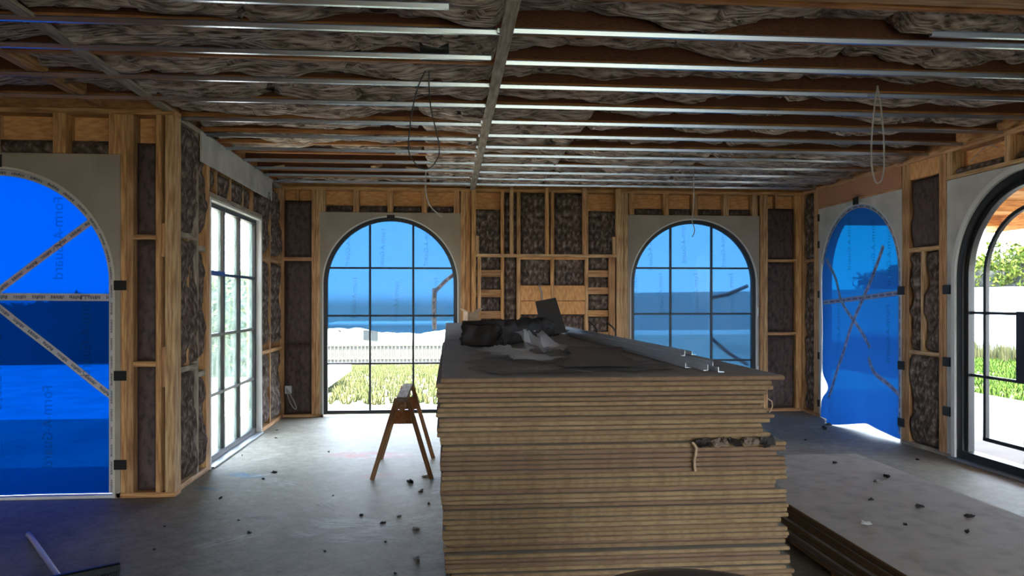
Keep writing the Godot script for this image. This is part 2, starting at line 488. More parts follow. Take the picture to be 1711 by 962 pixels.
func batt(par: Node, u0: float, v0: float, u1: float, v1: float, w := -0.03, bulge := 0.03, m: Material = null, rough := 1.0) -> void:
	var nu := clampi(int((u1 - u0) / 0.022), 3, 60)
	var nv := clampi(int((v1 - v0) / 0.026), 3, 90)
	var f := noise(2.2, 3, FastNoiseLite.TYPE_SIMPLEX_SMOOTH, rng.randi() % 9999)
	var g := noise(9.0, 3, FastNoiseLite.TYPE_SIMPLEX_SMOOTH, rng.randi() % 9999)
	var fold := noise(1.3, 2, FastNoiseLite.TYPE_SIMPLEX_SMOOTH, rng.randi() % 9999)
	var mesh := sheet(nu, nv, func(s: float, t: float):
		var u := lerpf(u0, u1, s)
		var v := lerpf(v0, v1, t)
		var e := minf(minf(s, 1 - s) * (u1 - u0), minf(t, 1 - t) * (v1 - v0))
		var round := 1.0 - pow(1.0 - clampf(e / 0.05, 0, 1), 2.0)
		var crease := absf(fold.get_noise_2d(u * 1.5, v * 1.1))
		var dd := bulge * (0.3 + 1.2 * f.get_noise_2d(u, v)) * rough + 0.006 * g.get_noise_2d(u, v) * rough - 0.014 * rough * clampf(0.12 - crease, 0, 1) / 0.12
		return Vector3(u, v, w - 0.05 * (1.0 - round) + dd * round))
	kid(par, "insulation_batt", mesh, m if m else M.wool_wall)

func plates(par: Node, u0: float, u1: float) -> void:
	wood(par, "top_plate", u0, TOP - 0.045, u1, TOP)

# ---------------------------------------------------------------- windows
func arch_window(called: String, label: String, wall: Transform3D, cx: float, r: float, spring: float, sill: float, cols: Array, rows: Array) -> Node3D:
	var o := base(called, label, "window", wall, "", "structure")
	var outer := arch(cx, r, spring, sill)
	var inner := arch(cx, r - 0.052, spring, sill - 0.1)
	kid(o, "window_frame", extrude(minus(outer, inner), -0.10, -0.03, 0.004), M.black_steel)
	piece(o, "bottom_rail", Vector3(cx - r + 0.052, sill, -0.10), Vector3(cx + r - 0.052, sill + 0.05, -0.03), M.black_steel)
	var hole := arch(cx, r - 0.052, spring, sill + 0.05)
	var us := [cx - r]
	us.append_array(cols)
	us.append(cx + r)
	var vs := [sill]
	vs.append_array(rows)
	vs.append(spring + r)
	for j in vs.size() - 1:
		for i in us.size() - 1:
			for q in Geometry2D.intersect_polygons(hole, rect(us[i], vs[j], us[i + 1], vs[j + 1])):
				kid(o, "pane", extrude(q, -0.075, -0.069), M.glass)
	for u in cols:
		var top := spring + sqrt(pow(r - 0.052, 2) - pow(u - cx, 2))
		piece(o, "muntin", Vector3(u - 0.013, sill + 0.04, -0.09), Vector3(u + 0.013, top + 0.01, -0.05), M.black_steel)
	for v in rows:
		var half := r - 0.045
		if v > spring:
			half = sqrt(pow(r - 0.052, 2) - pow(v - spring, 2)) + 0.01
		piece(o, "muntin", Vector3(cx - half, v - 0.012, -0.088), Vector3(cx + half, v + 0.012, -0.052), M.black_steel)
	return o

func film_text(par: Node, at: Vector3, size: float, turn: float, mirror := true) -> void:
	var key := "text%.3f" % size
	if not meshes.has(key):
		var t := TextMesh.new()
		var f := SystemFont.new()
		f.font_names = PackedStringArray(["Droid Sans"])
		t.font = f
		t.text = "Form-A-Guard"
		t.font_size = 24
		t.pixel_size = size / 24.0
		t.depth = 0.0006
		meshes[key] = t
	var b := Basis(Vector3(0, 0, 1), turn)
	if mirror:
		b = b * Basis(Vector3(0, 1, 0), PI)
	kid(par.get_node("film_sheet"), "printed_lettering", meshes[key], M.film_ink, Transform3D(b, at))

# ---------------------------------------------------------------- scene
func _ready() -> void:
	rng.seed = 4242
	var cam := Camera3D.new()
	cam.name = "camera"
	cam.projection = Camera3D.PROJECTION_FRUSTUM
	cam.near = 0.05
	cam.far = 400.0
	cam.size = 2.0 * 0.05 * 481.0 / 1245.0
	cam.frustum_offset = Vector2(0, 0.05 * 19.0 / 1245.0)
	cam.position = Vector3(0, 1.53, 0)
	cam.rotation.y = -atan(105.5 / 1245.0)
	cam.current = true
	add_child(cam)
	var sky_mat := ProceduralSkyMaterial.new()
	sky_mat.sky_top_color = Color(0.80, 0.89, 1.0)
	sky_mat.sky_horizon_color = Color(0.96, 0.98, 1.0)
	sky_mat.sky_energy_multiplier = 2.6
	sky_mat.ground_bottom_color = Color(0.5, 0.5, 0.46)
	sky_mat.ground_horizon_color = Color(0.8, 0.8, 0.78)
	sky_mat.ground_energy_multiplier = 1.5
	var sky := Sky.new()
	sky.sky_material = sky_mat
	var env := Environment.new()
	env.background_mode = Environment.BG_SKY
	env.sky = sky
	env.tonemap_mode = Environment.TONE_MAPPER_LINEAR
	env.tonemap_exposure = 2.75
	env.sdfgi_enabled = true
	env.ssao_enabled = true
	env.ssil_enabled = true
	var we := WorldEnvironment.new()
	we.name = "world_environment"
	we.environment = env
	add_child(we)
	var sun := DirectionalLight3D.new()
	sun.name = "sun"
	sun.light_energy = 9.0
	sun.light_color = Color(1.0, 0.96, 0.88)
	sun.light_angular_distance = 1.0
	sun.shadow_enabled = true
	sun.sky_mode = DirectionalLight3D.SKY_MODE_LIGHT_ONLY
	sun.look_at_from_position(Vector3.ZERO, Vector3(-0.12, -1.0, -0.30))
	add_child(sun)

	make_materials()
	shell()
	ceiling()
	back_wall()
	bump_wall()
	left_wall()
	right_wall()
	stacks()
	stack_clutter()
	sawhorse()
	broom()
	bin()
	cables()
	scraps()
	outdoors()

func shell() -> void:
	var st := start()
	var lo := FLOOR_LO
	var hi := FLOOR_HI
	var pm := PlaneMesh.new()
	pm.size = hi - lo
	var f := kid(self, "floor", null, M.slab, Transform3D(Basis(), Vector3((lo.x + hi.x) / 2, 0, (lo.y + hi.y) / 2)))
	# slab with thickness: the top carries the texture
	var hx := (hi.x - lo.x) / 2
	var hz := (hi.y - lo.y) / 2
	var c := [Vector3(-hx, 0, -hz), Vector3(hx, 0, -hz), Vector3(hx, 0, hz), Vector3(-hx, 0, hz)]
	var uv := [Vector2(0, 0), Vector2(1, 0), Vector2(1, 1), Vector2(0, 1)]
	for k in [0, 1, 2, 0, 2, 3]:
		st.set_uv(uv[k])
		st.add_vertex(c[k])
	var dn := Vector3(0, -0.15, 0)
	for i in 4:
		var a: Vector3 = c[i]
		var b: Vector3 = c[(i + 1) % 4]
		st.set_uv(uv[i])
		quad(st, a, b, b + dn, a + dn)
	quad(st, c[0] + dn, c[1] + dn, c[2] + dn, c[3] + dn)
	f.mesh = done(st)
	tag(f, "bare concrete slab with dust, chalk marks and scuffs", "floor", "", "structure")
	# the rest of the house behind the camera; white boards added as light reflectors
	var wf := base("wall_front", "wall behind the viewer with an unseen wide opening and pale boards added for fill light", "wall", Transform3D(), "", "structure")
	piece(wf, "wall_board", Vector3(-6.2, 0, 6.0), Vector3(0.2, 3.3, 6.15), M.osb)
	piece(wf, "wall_board", Vector3(4.6, 0, 6.0), Vector3(5.0, 3.3, 6.15), M.white_board)
	piece(wf, "header", Vector3(0.2, 2.8, 6.0), Vector3(4.6, 3.3, 6.15), M.white_board)
	var wl := base("wall_far_left", "board sheathed outer wall of the front bay", "wall", Transform3D(), "", "structure")
	piece(wl, "wall_board", Vector3(-6.2, 0, -6.1), Vector3(-6.05, 3.3, 6.1), M.osb)

# ---------------------------------------------------------------- ceiling
const JOISTS := [-9.62, -9.15, -8.66, -8.15, -7.66, -7.20, -6.73, -6.20, -5.68, -5.16, -4.66, -4.12, -3.6, -3.05, -2.5, -1.9, -1.3]

func ceiling() -> void:
	var o := base("ceiling", "open joist ceiling with insulation and metal furring channels", "ceiling", Transform3D(), "", "structure")
	piece(o, "subfloor", Vector3(-6.2, 3.29, -6.12), Vector3(5.0, 3.32, 6.2), M.osb)
	piece(o, "bounce_ceiling_board", Vector3(-6.05, 2.94, -1.6), Vector3(4.82, 2.955, 6.0), M.white_board)  # unseen white board added to bounce light into the room
	piece(o, "subfloor", Vector3(-2.34, 3.29, -10.02), Vector3(5.0, 3.32, -6.12), M.osb)
	for z in JOISTS:
		var left := -6.05 if z > -5.9 else -2.16
		piece(o, "joist_web", Vector3(left, TOP + 0.03, z - 0.006), Vector3(4.82, 3.26, z + 0.006), M.joist_web)
		piece(o, "joist_flange", Vector3(left, TOP, z - 0.022), Vector3(4.82, TOP + 0.035, z + 0.022), M.joist_flange)
		piece(o, "joist_flange", Vector3(left, 3.255, z - 0.022), Vector3(4.82, 3.29, z + 0.022), M.joist_flange)
	# a doubled beam over the front of the room, right
	piece(o, "beam", Vector3(0.45, TOP - 0.01, -3.52), Vector3(4.82, TOP + 0.28, -3.43))
	piece(o, "beam", Vector3(0.45, TOP - 0.01, -3.42), Vector3(4.82, TOP + 0.28, -3.35))
	piece(o, "beam", Vector3(-2.70, TOP - 0.005, -5.9), Vector3(-2.63, TOP + 0.27, -3.0), woods[1])
	# insulation, one length per bay
	for i in JOISTS.size() - 1:
		var z0: float = JOISTS[i] + 0.012
		var z1: float = JOISTS[i + 1] - 0.012
		var zc := (z0 + z1) / 2
		var xs: Array = [-2.16, -0.25, 1.2, 2.7, 4.82] if zc < -5.9 else [-6.05, -4.0, -2.2, 0.3, 2.5, 4.82]
		for k in xs.size() - 1:
			var x0: float = xs[k]
			var x1: float = xs[k + 1]
			if x1 < 0.0 and zc < -7.6 and zc > -9.0:
				continue   # bare deck and bracing here
			var right := x0 > 0.25
			var hang := 3.075 if right else 3.02
			var lump := 0.055 if right else 0.05
			if zc < -7.1:
				hang = 2.995 if x1 > 0.0 and x0 > -0.3 else (3.03 if zc > -7.6 else 3.19)
				lump = 0.045
				if x1 < 0.0 and zc < -9.1:
					hang = 3.03
			if zc > -2.0:
				lump *= 0.6
			if x0 < -2.3:
				hang = 3.06
			ceiling_batt(o, x0, x1, z0, z1, hang, lump, zc < -3.0)
	# wood straps under the joists
	piece(o, "strap", Vector3(0.275, TOP - 0.042, -9.8), Vector3(0.345, TOP - 0.024, -3.55), M.dusty_pine)
	piece(o, "strap", Vector3(-2.20, TOP - 0.020, -5.95), Vector3(-2.12, TOP, -3.0), M.dusty_pine)
	for d in [[-1.95, -8.6, -1.35, -9.25], [-1.55, -7.7, -1.2, -8.5], [-1.05, -7.6, -0.75, -8.5], [-0.55, -7.7, -0.4, -8.6], [-1.85, -7.65, -1.75, -8.7], [-0.35, -8.6, -1.5, -9.3], [-0.85, -8.5, -0.6, -9.2]]:
		var a := Vector3(d[0], 3.02, d[1])
		var b := Vector3(d[2], 3.24, d[3])
		kid(o, "brace", bar(Vector3(0.06, a.distance_to(b), 0.03)), M.pale_pine, between(a, b, Vector3.UP))
	# galvanised furring channels
	var hat := PackedVector2Array([Vector2(-0.031, 0.022), Vector2(-0.016, 0.022), Vector2(-0.011, 0.0), Vector2(0.011, 0.0), Vector2(0.016, 0.022), Vector2(0.031, 0.022), Vector2(0.031, 0.0232), Vector2(0.0152, 0.0232), Vector2(0.0102, 0.0012), Vector2(-0.0102, 0.0012), Vector2(-0.0152, 0.0232), Vector2(-0.031, 0.0232)])
	var runs := []
	for z in [-4.04, -4.47, -5.04, -5.57, -6.18, -6.76, -7.34, -7.93, -8.40, -8.85, -9.35]:
		var l := -6.0 if z > -5.9 else -2.14
		runs.append([l, 0.30 - 0.06 * rng.randf(), z])
	for z in [-4.03, -5.08, -5.60, -6.10, -6.60, -7.10, -7.52, -8.02, -8.50, -8.95, -9.40]:
		runs.append([0.26, 4.78, z + 0.02])
	runs.append([0.30, 4.78, -4.55])
	runs.append([-1.44, 0.0, -3.70])
	runs.append([2.62, 4.78, -3.86])
	runs.append([0.6, 4.78, -3.28])
	runs.append([-6.0, -1.9, -3.55])
	for r in runs:
		var x0: float = r[0]
		var x1: float = r[1]
		var st := start()
		extrude_into(st, hat, x0, x1)
		# profile axes: x -> z, y -> y, extruded along x; a hair out of level, as they hang
		var xf := Transform3D(Basis(Vector3(0, 0, -1), Vector3(0, 1, 0), Vector3(1, 0, 0)), Vector3(0, TOP - 0.036, r[2]))
		kid(o, "furring_channel", done(st), M.zinc, xf)
	# wire hangers and a dark block painting a shaded hole in the insulation
	piece(o, "dark_hole_block", Vector3(-0.17, TOP + 0.0, -4.62), Vector3(0.0, TOP + 0.12, -4.36), M.kraft_dark)

func ceiling_batt(o: Node, x0: float, x1: float, z0: float, z1: float, hang: float, lump: float, fine: bool) -> void:
	var nx := int((x1 - x0) / (0.028 if fine else 0.12))
	var nz := 20 if fine else 5
	var f := noise(1.5, 3, FastNoiseLite.TYPE_SIMPLEX_SMOOTH, rng.randi() % 9999)
	var g := noise(7.0, 4, FastNoiseLite.TYPE_SIMPLEX_SMOOTH, rng.randi() % 9999)
	var fold := noise(2.0, 3, FastNoiseLite.TYPE_SIMPLEX_SMOOTH, rng.randi() % 9999)
	var mesh := sheet(nx, nz, func(s: float, t: float):
		var x := lerpf(x0, x1, s)
		var z := lerpf(z0, z1, t)
		var e := minf(t, 1 - t) * (z1 - z0)
		var ends := minf(s, 1 - s) * (x1 - x0)
		var round := 1.0 - pow(1.0 - clampf(minf(e, ends * 1.5) / 0.09, 0, 1), 2.0)
		var crease := absf(fold.get_noise_2d(x * 0.55, z * 2.2))
		var y := hang + 0.07 * (1.0 - round)
		y += round * (lump * 1.9 * f.get_noise_2d(x * 0.6, z * 1.4) + 0.012 * g.get_noise_2d(x * 0.3, z * 1.6) + 0.07 * clampf(0.1 - crease, 0, 1) / 0.1)
		return Vector3(x, maxf(y, 2.978 if hang < 3.0 else 2.985), z))
	kid(o, "insulation_batt", mesh, M.wool_ceiling)

# ---------------------------------------------------------------- back wall
func back_wall() -> void:
	var o := base("wall_back", "stud wall with two arched windows and insulation batts", "wall", BACK, "", "structure")
	var cl := -0.757
	var cr := 3.314
	var r := 0.872
	var spring := 1.738
	var outer := rect(-2.34, 0, 5.0, 3.3)
	outer = minus(outer, arch(cl, r - 0.01, spring, -0.1))
	outer = minus(outer, arch(cr, r - 0.01, spring, -0.1))
	kid(o, "sheathing_panel", extrude(outer, D - 0.014, D), M.sheathing)
	plates(o, -2.16, 4.82)
	wood(o, "bottom_plate", -2.16, 0, -1.63, 0.04)
	wood(o, "bottom_plate", 0.12, 0, 2.43, 0.04)
	wood(o, "bottom_plate", 4.19, 0, 4.82, 0.04)
	# left bay
	wood(o, "stud", -2.16, 0.04, -2.13, TOP - 0.045)
	wood(o, "stud", -1.775, 0.04, -1.72, TOP - 0.045)
	wood(o, "stud", -1.718, 0.04, -1.668, TOP - 0.045)
	wood(o, "blocking", -2.13, 2.03, -1.775, 2.075)
	wood(o, "cripple_stud", -1.985, 2.82, -1.95, TOP - 0.045, D, -0.05)
	batt(o, -2.13, 2.075, -1.775, 2.82, -0.03, 0.03, M.batt_face, 0.5)
	batt(o, -2.13, 0.95, -1.775, 2.03, -0.03, 0.03, M.batt_face, 0.5)
	batt(o, -2.13, 0.04, -1.775, 0.96, -0.025, 0.035, M.batt_face, 0.7)
	# cripples and header over the windows
	for k in 2:
		var c := cl if k == 0 else cr
		var us: Array = [-1.64, -1.206, -0.766, -0.321, 0.102] if k == 0 else [2.45, 2.93, 3.33, 3.76, 4.165]
		for u in us:
			wood(o, "cripple_stud", u - 0.036, 2.67, u + 0.036, TOP - 0.045, D, -0.005)
		for i in us.size() - 1:
			batt(o, us[i] + 0.036, 2.67, us[i + 1] - 0.036, 2.765, -0.06, 0.05)
		wood(o, "window_header", c - 0.91, 2.63, c + 0.91, 2.67, D, -0.014)
		var pan := minus(rect(c - 0.915, 0.0, c + 0.91, 2.665), arch(c, r + 0.012, spring, -0.1))
		kid(o, "arch_panel", extrude(pan, -0.014, 0.0, 0.0015), M.arch_panel)
		var lip := minus(arch(c, r + 0.012, spring, 0.0), arch(c, r - 0.004, spring, -0.1))
		kid(o, "arch_trim", extrude(lip, -0.11, -0.002), M.white_board)
	# studs either side of the windows
	for u in [[0.155, 0.215], [0.217, 0.285], [2.283, 2.345], [2.347, 2.40], [4.235, 4.285], [4.287, 4.343], [4.745, 4.82]]:
		wood(o, "stud", u[0], 0.04, u[1], TOP - 0.045)
	wood(o, "blocking", 4.343, 2.04, 4.745, 2.08)
	wood(o, "blocking", 4.343, 1.04, 4.745, 1.08)
	wood(o, "cripple_stud", 4.47, 2.78, 4.50, TOP - 0.045, D, -0.05)
	batt(o, 4.343, 2.08, 4.745, 2.78, -0.035, 0.03, M.batt_face, 0.5)
	batt(o, 4.343, 1.08, 4.745, 2.04, -0.035, 0.03, M.batt_face, 0.5)
	batt(o, 4.343, 0.04, 4.745, 1.04, -0.035, 0.04, M.batt_face, 0.8)
	# rear studs between the windows
	for u in [[0.685, 0.73], [0.90, 0.948], [1.353, 1.40], [1.813, 1.86]]:
		wood(o, "stud", u[0], 0.04, u[1], TOP - 0.045)
	batt(o, 0.30, 1.92, 0.685, 2.73, -0.035, 0.03)
	batt(o, 0.73, 0.3, 0.90, 2.95, -0.04, 0.03)
	batt(o, 0.948, 1.72, 1.353, 2.95, -0.03, 0.04)
	batt(o, 1.40, 1.72, 1.813, 2.95, -0.03, 0.04)
	batt(o, 1.86, 1.92, 2.283, 2.72, -0.035, 0.03)
	batt(o, 0.948, 0.3, 1.353, 1.33, -0.04, 0.03)
	batt(o, 1.40, 0.3, 1.813, 1.33, -0.04, 0.03)
	for v in [[1.83, 1.92], [1.56, 1.66], [1.275, 1.375], [1.0, 1.09], [0.7, 0.8]]:
		wood(o, "blocking", 0.33, v[0], 0.685, v[1], D, -0.01)
		batt(o, 0.33, v[0] - 0.19, 0.685, v[0], -0.04, 0.03)
	for v in [[1.83, 1.92], [1.60, 1.69], [1.30, 1.385], [1.0, 1.09], [0.7, 0.8]]:
		wood(o, "blocking", 1.86, v[0], 2.25, v[1], D, -0.01)
		batt(o, 1.86, v[0] - 0.22, 2.25, v[0], -0.04, 0.03)
	for b in [[0.948, 1.353], [1.40, 1.813]]:
		wood(o, "backing_board", b[0], 1.515, b[1], 1.715, D, -0.004, M.sheathing)
		wood(o, "backing_board", b[0], 1.33, b[1], 1.505, D, -0.012, M.sheathing)
		wood(o, "backing_board", b[0], 2.06, b[1], 2.12, D, -0.006, M.sheathing)
	# the furred frame that stands in front
	wood(o, "furring_post", 0.295, 0.0, 0.353, TOP, 0.02, 0.11)
	wood(o, "furring_post", 2.218, 0.0, 2.276, TOP, 0.02, 0.11)
	wood(o, "furring_post", 0.375, 0.0, 0.42, 2.085, 0.02, 0.11)
	wood(o, "furring_post", 2.125, 0.0, 2.16, 2.085, 0.02, 0.11)
	wood(o, "furring_post", 2.162, 0.0, 2.20, 2.085, 0.02, 0.11)
	wood(o, "furring_rail", 0.355, 2.085, 2.216, 2.125, 0.02, 0.11, M.pale_pine)
	for u in [0.80, 1.27, 1.77]:
		wood(o, "furring_stud", u, 2.125, u + 0.045, TOP, 0.02, 0.11)
	wood(o, "furring_block", 0.355, 2.125, 0.395, 2.36, 0.02, 0.09, M.pale_pine)
	wood(o, "furring_block", 2.175, 2.125, 2.216, 2.36, 0.02, 0.09, M.pale_pine)
	# windows
	var w1 := arch_window("window_1", "black arched window with six upper panes under blue film and clear lower panes", BACK, cl, r, spring, 0.03, [-1.032, -0.468], [0.688, 1.315, 1.942])
	piece(w1, "strap_tab", Vector3(cl - 0.05, 2.60, -0.03), Vector3(cl + 0.05, 2.635, 0.004), M.rubber)
	var w2 := arch_window("window_2", "black arched window fully covered by blue film behind the stack", BACK, cr, r, spring, 0.03, [3.002, 3.574], [0.70, 1.333, 1.955])
	piece(w2, "strap_tab", Vector3(4.19, 1.30, -0.03), Vector3(4.21, 1.42, 0.004), M.white_plastic)
	piece(w2, "strap_tab", Vector3(4.19, 0.5, -0.03), Vector3(4.21, 0.62, 0.004), M.white_plastic)
	# films outside them
	var f1 := base("plastic_film", "light blue protective film over the left back window, its lower edge sagging", "film", BACK)
	var wav := noise(1.1, 3, FastNoiseLite.TYPE_SIMPLEX_SMOOTH, 5)
	kid(f1, "film_sheet", sheet(60, 50, func(s: float, t: float):
		var u := lerpf(-1.75, 0.24, s)
		var edge := 1.165 - 0.12 * s + 0.05 * sin(s * 9.0) * s + 0.03 * wav.get_noise_2d(s * 5.0, 3.0)
		return Vector3(u, lerpf(edge, 2.78, t), D - 0.05 + 0.012 * wav.get_noise_2d(u * 1.5, t * 2.5))), M.film_light)
	for p in [[-1.33, 2.25], [-0.88, 2.2], [-0.30, 2.25], [-1.25, 1.55], [-0.70, 1.5], [-0.18, 1.55]]:
		film_text(f1, Vector3(p[0], p[1], D - 0.034), 0.085, PI / 2 - 0.05)
	kid(f1, "tape", ribbon([Vector3(-0.2, 1.62, D - 0.036), Vector3(-0.04, 1.78, D - 0.036), Vector3(0.16, 1.94, D - 0.036)], Vector3(0, 0, 1), 0.05), M.tape)  # pale slanted strip drawing a reflection in the glass
	kid(f1, "tape", ribbon([Vector3(-0.19, 1.12, D - 0.036), Vector3(-0.2, 1.4, D - 0.036), Vector3(-0.19, 1.68, D - 0.036)], Vector3(0, 0, 1), 0.06), M.tape)  # upright pale strip standing in for a reflection in the pane
	var f2 := base("plastic_film", "blue protective film over the right back window behind the stack", "film", BACK)
	kid(f2, "film_sheet", sheet(60, 70, func(s: float, t: float):
		var u := lerpf(2.33, 4.32, s)
		return Vector3(u, lerpf(-0.05, 2.78, t), D - 0.05 + 0.012 * wav.get_noise_2d(u * 1.5, t * 3.5))), M.film_light)
	for p in [[2.75, 2.2], [3.22, 2.3], [3.78, 2.25], [2.9, 1.62], [3.40, 1.62], [3.9, 1.62], [2.55, 1.6]]:
		film_text(f2, Vector3(p[0], p[1], D - 0.034), 0.085, PI / 2 + 0.03)
	kid(f2, "tape", ribbon([Vector3(3.6, 1.55, D - 0.066), Vector3(3.85, 1.60, D - 0.066), Vector3(4.15, 1.72, D - 0.066)], Vector3(0, 0, 1), 0.05), M.tape)
	kid(f2, "tape", ribbon([Vector3(3.62, 1.0, D - 0.066), Vector3(3.85, 0.80, D - 0.066), Vector3(4.15, 0.62, D - 0.066)], Vector3(0, 0, 1), 0.05), M.tape)
	# electrical box low in the left bay
	var eb := base("outlet_box", "white electrical box with loose cable low in the left corner bay", "outlet box", BACK * Transform3D(Basis(), Vector3(-2.06, 0.36, 0.0)))
	piece(eb, "box_body", Vector3(-0.05, -0.05, -0.06), Vector3(0.03, 0.05, 0.012), M.white_plastic)
	kid(eb, "cable", tube([Vector3(-0.02, 0.0, 0.0), Vector3(0.03, -0.06, 0.05), Vector3(0.08, -0.16, 0.05), Vector3(0.10, -0.24, 0.04), Vector3(0.06, -0.22, 0.05), Vector3(0.0, -0.1, 0.04), Vector3(-0.03, 0.02, 0.01)], 0.007), M.cable_white)

# ---------------------------------------------------------------- left front wall with the big blue arch
func film_grid(cx: float, r: float, spring: float, bottom: Callable, left: Callable, depth: Callable, nx := 60, ny := 90) -> ArrayMesh:
	return sheet(nx, ny, func(s: float, t: float):
		var v := 0.0
		var half := r
		if t < 0.6:
			v = spring * t / 0.6
		else:
			var a := (t - 0.6) / 0.4 * PI / 2
			v = spring + r * sin(a)
			half = r * cos(a)
		var b: float = bottom.call(s)
		v += b * pow(1.0 - minf(t / 0.6, 1.0), 3.0)
		var l: float = left.call(v)
		var u := lerpf(cx - half + l, cx + half, s)
		return Vector3(u, v, depth.call(u, v)))

func bump_wall() -> void:
	var o := base("wall_left_front", "short stud wall facing the room with a film-covered arch", "wall", BUMP, "", "structure")
	var c := -3.445
	var r := 0.872
	var spring := 1.66
	kid(o, "sheathing_panel", extrude(minus(rect(-6.2, 0, -2.262, 3.3), arch(c, r - 0.02, spring, -0.1)), D - 0.014, D), M.sheathing)
	plates(o, -6.05, -2.116)
	wood(o, "bottom_plate", -2.55, 0, -2.116, 0.04)
	wood(o, "bottom_plate", -6.05, 0, -4.34, 0.04)
	for u in [[-2.519, -2.474], [-2.472, -2.425], [-2.259, -2.218], [-2.19, -2.116], [-4.40, -4.35], [-4.95, -4.90], [-5.5, -5.45], [-6.05, -6.0]]:
		wood(o, "stud", u[0], 0.04, u[1], TOP - 0.045)
	wood(o, "blocking", -2.425, 1.99, -2.259, 2.03)
	wood(o, "blocking", -2.425, 1.01, -2.259, 1.05)
	wood(o, "blocking", -2.218, 1.86, -2.19, 2.12, D, -0.01)
	wood(o, "blocking", -2.218, 0.85, -2.19, 1.16, D, -0.01)
	for v in [[0.04, 1.01], [1.05, 1.99], [2.03, 2.75]]:
		batt(o, -2.425, v[0], -2.259, v[1], -0.03, 0.025, M.batt_face, 0.6)
		batt(o, -4.90, v[0], -4.40, v[1], -0.03, 0.025, M.batt_face, 0.6)
		batt(o, -5.45, v[0], -4.95, v[1], -0.03, 0.025, M.batt_face, 0.6)
		batt(o, -6.0, v[0], -5.5, v[1], -0.03, 0.025, M.batt_face, 0.6)
	for v in [[0.04, 0.85], [1.16, 1.86], [2.12, 2.95]]:
		batt(o, -2.218, v[0], -2.19, v[1], -0.07, 0.01)
	for u in [-4.30, -3.90, -3.50, -2.97, -2.56]:
		wood(o, "cripple_stud", u - 0.05, 2.65, u + 0.05, TOP - 0.045, D, -0.005)
	for p in [[-4.25, -3.95], [-3.85, -3.55], [-3.45, -3.02], [-2.92, -2.61]]:
		batt(o, p[0], 2.65, p[1], 2.765, -0.05, 0.03)
	wood(o, "window_header", -4.35, 2.605, -2.52, 2.65, D, -0.014)
	kid(o, "arch_panel", extrude(minus(rect(-4.35, 0, -2.52, 2.645), arch(c, r + 0.012, spring, -0.1)), -0.014, 0.0, 0.0015), M.arch_panel)
	var d := base("door_1", "empty arched opening in the left front wall with edge lining and strap tabs", "door", BUMP, "", "structure")
	kid(d, "arch_lining", extrude(minus(arch(c, r + 0.012, spring, 0.0), arch(c, r - 0.008, spring, -0.1)), -0.13, -0.004), M.foam)
	piece(d, "sill_strip", Vector3(c - r, 0.0, -0.13), Vector3(c + r, 0.022, -0.01), M.white_board)
	for v in [1.64, 0.945, 0.26]:
		piece(d, "strap_tab", Vector3(-2.565, v - 0.04, -0.004), Vector3(-2.475, v + 0.035, 0.010), M.rubber)
	piece(d, "strap_tab", Vector3(c - 0.03, 2.535, -0.004), Vector3(c + 0.06, 2.63, 0.010), M.rubber)
	var f := base("plastic_film", "large deep blue film with crossed printed tapes filling the left arch", "film", BUMP)
	var wav := noise(0.9, 2, FastNoiseLite.TYPE_SIMPLEX_SMOOTH, 15)
	var depth := func(u: float, v: float): return -0.07 + 0.016 * wav.get_noise_2d(u, v)
	kid(f, "film_sheet", film_grid(c, r - 0.008, spring, func(_s): return 0.024, func(_v): return 0.0, depth, 50, 80), M.film_deep)
	var tape := func(pts: Array, width: float, lift: float):
		var out := []
		for i in pts.size() - 1:
			for k in 6:
				var p: Vector2 = pts[i].lerp(pts[i + 1], k / 6.0)
				out.append(Vector3(p.x, p.y, depth.call(p.x, p.y) + lift))
		var e: Vector2 = pts[pts.size() - 1]
		out.append(Vector3(e.x, e.y, depth.call(e.x, e.y) + lift))
		kid(f, "tape", ribbon(out, Vector3(0, 0, 1), width), M.tape)
	tape.call([Vector2(c - r + 0.01, 1.555), Vector2(-2.58, 1.545)], 0.058, 0.004)
	tape.call([Vector2(-4.29, 0.87), Vector2(-3.42, 1.62), Vector2(-2.73, 2.16)], 0.05, 0.006)
	tape.call([Vector2(-4.20, 2.06), Vector2(-3.42, 1.45), Vector2(-2.585, 0.755)], 0.052, 0.008)
	var rim := []
	for i in 41:
		var a := PI * i / 40
		rim.append(Vector3(c + (r - 0.03) * cos(a), spring + (r - 0.03) * sin(a), -0.05))
	rim.push_front(Vector3(c + r - 0.03, 0.03, -0.05))
	rim.append(Vector3(c - r + 0.03, 0.03, -0.05))
	kid(f, "tape", ribbon(rim, Vector3(0, 0, 1), 0.046), M.tape)
	for p in [[-3.0, 2.0], [-3.45, 1.0], [-3.08, 0.55], [-3.7, 2.1], [-2.80, 1.25]]:
		film_text(f, Vector3(p[0], p[1], -0.048), 0.10, PI / 2)

